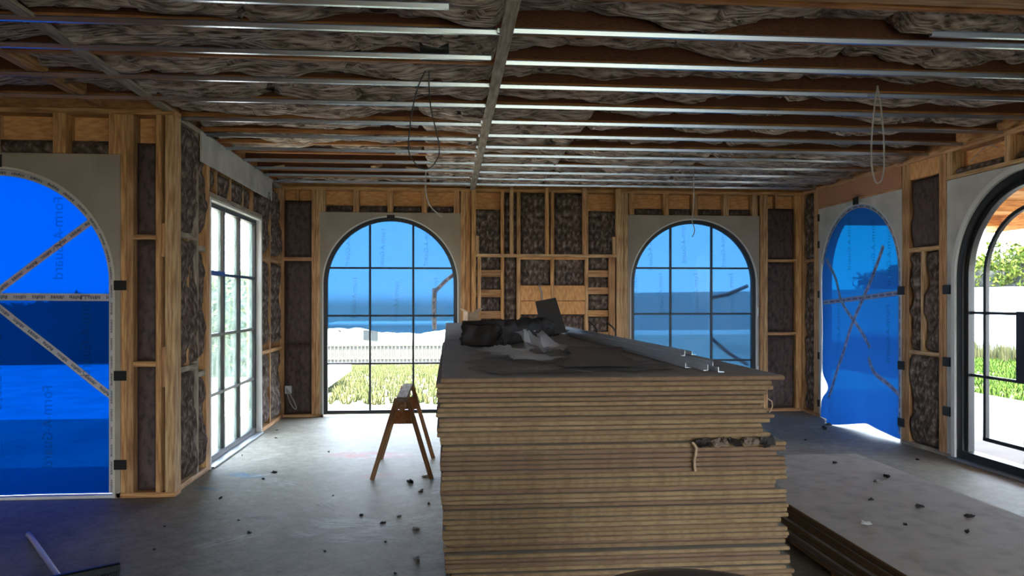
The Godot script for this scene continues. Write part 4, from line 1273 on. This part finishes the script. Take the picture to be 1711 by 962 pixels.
func broom() -> void:
	var a := Vector3(-2.04, 0.07, -4.10)
	var b := Vector3(-2.68, 0.022, -5.02)
	var o := base("push_broom", "push broom with pale pole and black bristles lying on the floor", "broom", Transform3D(Basis(), Vector3(a.x, 0, a.z)))
	var la := a - o.position
	var lb := b - o.position
	kid(o, "handle", tube([la, (la + lb) / 2, lb], 0.0155, 12), M.broom_pole)
	kid(o, "handle_cap", tube([lb - (lb - la).normalized() * 0.05, lb + (lb - la).normalized() * 0.01], 0.019, 12), M.white_plastic)
	var d := (lb - la) * Vector3(1, 0, 1)
	d = d.normalized()
	var side := d.cross(Vector3.UP).normalized()
	var xf := Transform3D(Basis(side, Vector3.UP, side.cross(Vector3.UP)), la + Vector3(0, 0.0, 0) - d * 0.03)
	var st := start()
	bar_into(st, Vector3(0.05, 0.56, 0.035), 0.008, xf * Transform3D(Basis(Vector3(0, 0, 1), PI / 2), Vector3.ZERO))
	kid(o, "head", done(st), M.black_plastic)
	var bs := start()
	for i in 40:
		for j in 4:
			var x := -0.27 + 0.0138 * i
			var z := -0.025 + 0.016 * j
			var tip := Vector3(x + rng.randf_range(-0.004, 0.004), -0.068, z * 1.5 + rng.randf_range(-0.004, 0.004))
			bar_into(bs, Vector3(0.005, 0.055, 0.005), 0.001, xf * between(Vector3(x, -0.01, z), tip, Vector3(0, 0, 1)))
	kid(o, "bristles", done(bs), M.bristle).set_meta("kind", "stuff")

func bin() -> void:
	var o := base("rubbish_bin", "black plastic bin top close to the viewer before the tall stack", "bin", Transform3D(Basis(), Vector3(0.385, 0, -1.10)))
	kid(o, "bin_body", lathe([Vector2(0.0, 0.0), Vector2(0.15, 0.0), Vector2(0.16, 0.015), Vector2(0.198, 1.009), Vector2(0.19, 1.014), Vector2(0.15, 0.97)]), M.black_plastic)
	kid(o, "bin_lid", lathe([Vector2(0.196, 0.999), Vector2(0.216, 1.001), Vector2(0.221, 1.011), Vector2(0.215, 1.037), Vector2(0.20, 1.051), Vector2(0.15, 1.065), Vector2(0.08, 1.072), Vector2(0.0, 1.073)]), M.black_plastic)

func cables() -> void:
	var c := kid(self, "cable", tube([Vector3(-0.15, 3.03, -4.9), Vector3(-0.22, 2.85, -4.9), Vector3(-0.262, 2.55, -4.9), Vector3(-0.235, 2.44, -4.9), Vector3(-0.155, 2.38, -4.9), Vector3(-0.08, 2.44, -4.9), Vector3(-0.066, 2.55, -4.9), Vector3(-0.12, 2.8, -4.9), Vector3(-0.13, 3.03, -4.9)], 0.0045), M.cable_grey)
	tag(c, "dark grey cable loop hanging from the ceiling left of centre", "cable")
	c = kid(self, "cable", tube([Vector3(-0.26, 3.03, -8.6), Vector3(-0.265, 2.9, -8.6), Vector3(-0.26, 2.76, -8.6), Vector3(-0.21, 2.60, -8.6), Vector3(-0.08, 2.48, -8.6)], 0.008), M.cable_white)
	tag(c, "white cable hanging and curling before the left arched window", "cable")
	c = kid(self, "cable", tube([Vector3(3.0, 3.03, -5.0), Vector3(2.97, 2.8, -5.0), Vector3(2.955, 2.55, -5.0), Vector3(2.97, 2.40, -5.0), Vector3(3.0, 2.345, -5.0), Vector3(3.04, 2.40, -5.0), Vector3(3.05, 2.58, -5.0), Vector3(3.03, 2.85, -5.0), Vector3(3.0, 3.03, -5.0)], 0.0055), M.cable_white)
	tag(c, "pale cable loop hanging from the ceiling near the right wall", "cable")
	c = kid(self, "cable", tube([Vector3(2.818, 3.0, -8.4), Vector3(2.82, 2.64, -8.4), Vector3(2.80, 2.45, -8.4), Vector3(2.83, 2.33, -8.4), Vector3(2.80, 2.25, -8.4)], 0.006), M.cable_white)
	tag(c, "thin white cable hanging straight before the right back window", "cable")
	c = kid(self, "cable", tube([Vector3(1.20, 1.74, -9.87), Vector3(1.20, 1.70, -9.82), Vector3(1.22, 1.55, -9.72), Vector3(1.18, 1.25, -9.70), Vector3(1.17, 1.1, -9.7)], 0.012), M.cable_white)
	tag(c, "short white cable end standing out of the niche framing", "cable")
	c = kid(self, "cable", tube([Vector3(4.80, 2.80, -6.5), Vector3(4.80, 2.90, -6.3), Vector3(4.80, 2.86, -6.15)], 0.004), M.cable_white)
	tag(c, "thin pale cable curving under the right top plate", "cable")

func scraps() -> void:
	var crumb := "dark crumb of debris on the concrete floor left of the stack"
	var crumbs := "dark crumbs scattered on the concrete"
	var shred := "pale paper scrap on the concrete beside the stack's left side"
	var shreds := "pale scraps beside the stack"
	var list := [[-0.324, -6.275, 0.036, 0, "largest dark lump of rubble by the sawhorse's near right leg", ""], [-1.535, -6.722, 0.026, 0, "dark lump lying beside the blue chalk mark", ""], [-1.575, -6.5, 0.018, 0, "smaller dark lump just in front of the one by the blue chalk mark", ""],
		[3.945, -5.338, 0.026, 0, "dark crumb on the concrete between the low pile and the steel door", ""], [4.45, -6.75, 0.018, 0, "dark crumb by the wall between the right arch and the steel door", ""], [4.60, -8.70, 0.04, 0, "dark scrap touching the lower edge of the right arch film", ""], [4.42, -8.45, 0.045, 0, "dark scrap on the floor in front of the right arch film", ""], [3.86, -7.8, 0.018, 0, "dark crumb on the floor beyond the far end of the low pile", ""],
		[-0.22, -5.98, 0.026, 1, "pale flat scrap next to the rubble by the sawhorse", ""], [-0.20, -6.45, 0.03, 1, shred, shreds], [-0.15, -5.6, 0.02, 1, shred, shreds], [-0.22, -5.0, 0.022, 1, shred, shreds], [-0.19, -4.4, 0.026, 1, shred, shreds], [-0.15, -4.1, 0.02, 1, shred, shreds], [-0.35, -5.3, 0.016, 1, shred, shreds]]
	for p in [[-1.906, -5.192], [-1.794, -4.725], [-1.2, -7.6], [-0.9, -5.9], [-2.0, -8.9], [-1.9, -8.4], [-2.02, -7.5], [-0.62, -5.35], [-0.45, -5.15], [-0.40, -4.75], [-1.45, -5.3], [-1.3, -5.0], [-0.75, -4.6], [-0.30, -4.2], [-0.5, -3.95], [-1.75, -5.9]]:
		list.append([p[0], p[1], rng.randf_range(0.010, 0.018), 0, crumb, crumbs])
	for l in list:
		scrap(Vector3(l[0], 0, l[1]), l[2] * 0.78, l[3] == 1, l[4], l[5])
	for l in [[3.035, -4.942, 0.025, 0], [2.907, -4.817, 0.02, 1], [2.787, -4.216, 0.02, 0], [2.29, -3.926, 0.022, 1], [2.95, -4.0, 0.02, 0], [2.6, -4.4, 0.015, 0], [2.75, -3.75, 0.015, 0], [3.1, -3.7, 0.02, 0], [2.5, -3.9, 0.012, 0], [2.9, -5.4, 0.016, 0]]:
		scrap(Vector3(l[0], 0.2905, l[1]), l[2], l[3] == 1, "pale crumb lying on the low grey pile at right" if l[3] == 1 else "dark crumb lying on the low grey pile at right", "pale crumbs on the low pile" if l[3] == 1 else "dark crumbs on the low pile")

func scrap(at: Vector3, size: float, pale: bool, label: String, group: String) -> void:
	var f := noise(1.5, 2, FastNoiseLite.TYPE_SIMPLEX, rng.randi() % 9999)
	var m := sheet(10, 8, func(s: float, t: float):
		var a := TAU * s
		var b := PI * t
		var p := Vector3(cos(a) * sin(b), cos(b) * 0.45, sin(a) * sin(b) * 0.6)
		var q := p * size * (1.0 + 1.3 * f.get_noise_3d(p.x, p.y, p.z))
		return Vector3(q.x * 1.25, maxf(q.y, -0.35 * size), q.z))
	var e := kid(self, "debris_scrap", m, M.debris_pale if pale else M.debris_dark, Transform3D(Basis(Vector3.UP, rng.randf() * TAU), at + Vector3(0, size * 0.36, 0)))
	tag(e, label, "debris", group)

# ---------------------------------------------------------------- outdoors
func slope(x: float, z: float) -> float:
	var fall := clampf((-z - 11.5) / 28.0, 0, 1) * 1.8
	var flat := smoothstep(3.0, 7.0, x) + smoothstep(-7.0, -11.0, x)
	return -0.16 - fall * (1.0 - clampf(flat, 0, 1))

func outdoors() -> void:
	var g := sheet(110, 150, func(s: float, t: float):
		var x := lerpf(-110, 110, s)
		var z := lerpf(30, -260, t)
		return Vector3(x, slope(x, z), z))
	var ground := kid(self, "ground", g, M.lawn)
	tag(ground, "patchy sunlit yard of grass and dry soil falling away from the house", "ground", "", "structure")
	var patio := base("patio", "pale concrete patio outside the steel door", "patio", Transform3D(), "", "structure")
	piece(patio, "patio_slab", Vector3(5.01, -0.2, -16.0), Vector3(8.9, -0.05, 3.0), M.patio)
	var drive := base("driveway", "pale concrete drive outside the left arch", "driveway", Transform3D(), "", "structure")
	piece(drive, "drive_slab", Vector3(-30, -0.3, -19.5), Vector3(-2.5, -0.10, -6.2), M.concrete_out)
	# porch roof over the patio
	var porch := base("porch_roof", "wooden porch roof over the patio outside the steel door", "porch", Transform3D(), "", "structure")
	for k in 11:
		piece(porch, "soffit_board", Vector3(5.0, 2.86, -11.4 + k * 1.25), Vector3(8.9, 2.89, -10.17 + k * 1.25), M.soffit)
	for k in 7:
		piece(porch, "rafter", Vector3(5.0, 2.70, -11.3 + k * 1.8), Vector3(8.9, 2.86, -11.16 + k * 1.8), M.soffit)
	piece(porch, "fascia_beam", Vector3(8.75, 2.62, -11.5), Vector3(8.9, 2.86, 2.3), M.soffit)
	for z in [-2.5, 2.1]:
		piece(porch, "post", Vector3(8.76, -0.05, z - 0.07), Vector3(8.9, 2.62, z + 0.07), M.soffit)
	piece(porch, "roof_sheet", Vector3(5.0, 2.89, -11.5), Vector3(9.1, 2.95, 2.4), M.shingle)
	var gw := base("garden_wall", "white rendered garden wall beyond the lawn at right", "garden wall", Transform3D(Basis(), Vector3(15.6, -0.16, -14)))
	piece(gw, "wall_body", Vector3(0, 0, -22), Vector3(0.2, 1.98, 16), M.render_white)
	piece(gw, "coping", Vector3(-0.04, 1.98, -22), Vector3(0.24, 2.04, 16), M.render_white)
	hedge("hedge", "bright green leafy hedge rising behind the white garden wall", Vector3(17.3, -0.16, -16), Vector3(1.3, 3.5, 14), 15000, [Color(0.020, 0.034, 0.004), Color(0.048, 0.068, 0.009), Color(0.085, 0.108, 0.018)], 0.11)
	hedge("hedge", "dark hedge across the drive outside the left arch", Vector3(-13.0, -0.10, -20.5), Vector3(7.0, 1.72, 0.7), 5000, [Color(0.006, 0.01, 0.005), Color(0.01, 0.016, 0.008), Color(0.014, 0.02, 0.01)], 0.12)
	var df := base("timber_screen", "dark stained timber screen far behind the right back window", "fence", Transform3D(Basis(), Vector3(7.0, -0.5, -36)))
	for k in 40:
		piece(df, "screen_board", Vector3(0.2 + 0.4 * k, 0, 0), Vector3(0.57 + 0.4 * k, 2.32 + 0.006 * k, 0.04), M.dark_stain)
	for v in [0.5, 1.9]:
		piece(df, "rail", Vector3(0.2, v, -0.06), Vector3(16.1, v + 0.1, 0), M.dark_stain)
	var lw := base("garden_wall", "low white wall standing before the far dark hedge", "garden wall", Transform3D(Basis(), Vector3(7.0, -0.5, -35)))
	piece(lw, "wall_body", Vector3(0.5, 0, 0), Vector3(15.0, 0.55, 0.2), M.render_white)
	hedge("garden_shrub", "pale green shrub outside the gridded side window", Vector3(-5.2, -0.1, -17.0), Vector3(1.5, 2.3, 1.2), 3500, [Color(0.03, 0.04, 0.015), Color(0.06, 0.07, 0.03), Color(0.09, 0.10, 0.06)], 0.10)
	# picket fence at the foot of the yard
	var fence := base("picket_fence", "weathered grey board fence at the foot of the back yard", "fence", Transform3D(Basis(), Vector3(0, -1.95, -40)))
	for k in 72:
		var x := -9.0 + 0.2 * k
		piece(fence, "picket", Vector3(x, 0.0, 0), Vector3(x + 0.17, 1.26 + rng.randf_range(-0.03, 0.03), 0.03), M.weathered)
	for v in [0.3, 1.0]:
		piece(fence, "rail", Vector3(-9, v, 0.03), Vector3(5.4, v + 0.09, 0.08), M.weathered)
	# the white house past the fence
	var h := base("house", "low white flat roofed house beyond the back fence", "house", Transform3D(Basis(), Vector3(-2.0, -2.6, -62)))
	piece(h, "house_wall", Vector3(-12, 0, -6), Vector3(9, 2.0, 0), M.render_white)
	piece(h, "roof", Vector3(-12.4, 2.0, -6.4), Vector3(9.4, 2.16, 0.4), M.render_white)
	for x in [-8.0, -5.0]:
		var w := piece(h, "window", Vector3(x, 0.6, -0.02), Vector3(x + 1.2, 1.6, 0.04), M.steel_grey)
		w.name = "house_window" if x == -8.0 else "house_window_001"
	grass("grass_tufts", "bright lawn grass beyond the concrete patio", Vector2(9.0, -26.0), Vector2(15.4, -7.0), 9000, 0.10, [Color(0.022, 0.048, 0.006), Color(0.048, 0.082, 0.012)])
	grass("grass_tufts", "patchy dry grass on the slope behind the house", Vector2(-9.0, -38.0), Vector2(3.0, -12.5), 7000, 0.14, [Color(0.035, 0.045, 0.012), Color(0.08, 0.08, 0.03)])
	grass("tall_weeds", "pale tall weeds along the foot of the white garden wall", Vector2(14.6, -26.0), Vector2(15.5, -12.0), 900, 0.45, [Color(0.05, 0.055, 0.02), Color(0.09, 0.085, 0.04)])

func hedge(called: String, label: String, at: Vector3, half: Vector3, count: int, tones: Array, leaf: float) -> void:
	var o := base(called, label, "hedge" if called == "hedge" else "shrub", Transform3D(Basis(), at))
	var f := noise(0.45, 3, FastNoiseLite.TYPE_SIMPLEX_SMOOTH, count % 97)
	var shape := func(s: float, t: float):
		var a := TAU * s
		var b := PI / 2 * t
		var c := Vector3(cos(a) * cos(b), sin(b), sin(a) * cos(b))
		var q := Vector3(signf(c.x) * pow(absf(c.x), 0.5), pow(c.y, 0.6), signf(c.z) * pow(absf(c.z), 0.5))
		var p := q * half
		return p * (0.92 + 0.22 * f.get_noise_3d(p.x, p.y * 2.0, p.z))
	kid(o, "branches", sheet(60, 16, func(s, t): return shape.call(s, t) * 0.93), M.hedge_core)
	var st := start()
	for k in 3:
		var d := Vector3(cos(k * 2.1), 0.5 - 0.3 * k, sin(k * 2.1)).normalized()
		var u := d.cross(Vector3(0.2, 1, 0.3)).normalized() * 0.35
		var c := d * 0.4
		quad(st, c - d * 0.5, c + u * 0.8, c + d * 0.6, c - u * 0.8)
	var mm := MultiMesh.new()
	mm.transform_format = MultiMesh.TRANSFORM_3D
	mm.use_colors = true
	mm.mesh = done(st)
	mm.instance_count = count
	for i in count:
		var t := asin(rng.randf() * 0.98) / (PI / 2)
		var p: Vector3 = shape.call(rng.randf(), t)
		p *= rng.randf_range(0.93, 1.04)
		mm.set_instance_transform(i, Transform3D(Basis.from_euler(Vector3(rng.randf(), rng.randf(), rng.randf()) * TAU).scaled(Vector3.ONE * leaf * rng.randf_range(0.6, 1.5)), p))
		mm.set_instance_color(i, tones[rng.randi() % tones.size()].lerp(tones[rng.randi() % tones.size()], rng.randf()))
	var inst := MultiMeshInstance3D.new()
	inst.name = "foliage"
	inst.multimesh = mm
	inst.material_override = M.blade
	inst.set_meta("kind", "stuff")
	o.add_child(inst, true)

func grass(called: String, label: String, lo: Vector2, hi: Vector2, count: int, tall: float, tones: Array) -> void:
	var st := start()
	for k in 5:
		var a := TAU * k / 5.0
		var d := Vector3(cos(a), 0, sin(a))
		var s := Vector3(-d.z, 0, d.x) * 0.10
		tri(st, d * 0.1 - s, d * 0.1 + s, d * 0.45 + Vector3(0, 1, 0))
	var mm := MultiMesh.new()
	mm.transform_format = MultiMesh.TRANSFORM_3D
	mm.use_colors = true
	mm.mesh = done(st)
	mm.instance_count = count
	for i in count:
		var x := rng.randf_range(lo.x, hi.x)
		var z := rng.randf_range(lo.y, hi.y)
		mm.set_instance_transform(i, Transform3D(Basis(Vector3.UP, rng.randf() * TAU).scaled(Vector3(0.2, tall * rng.randf_range(0.6, 1.3), 0.2)), Vector3(x, slope(x, z), z)))
		mm.set_instance_color(i, tones[0].lerp(tones[1], rng.randf()))
	var o := MultiMeshInstance3D.new()
	o.name = numbered(called)
	o.multimesh = mm
	o.material_override = M.blade
	add_child(o, true)
	tag(o, label, "grass", "", "stuff")
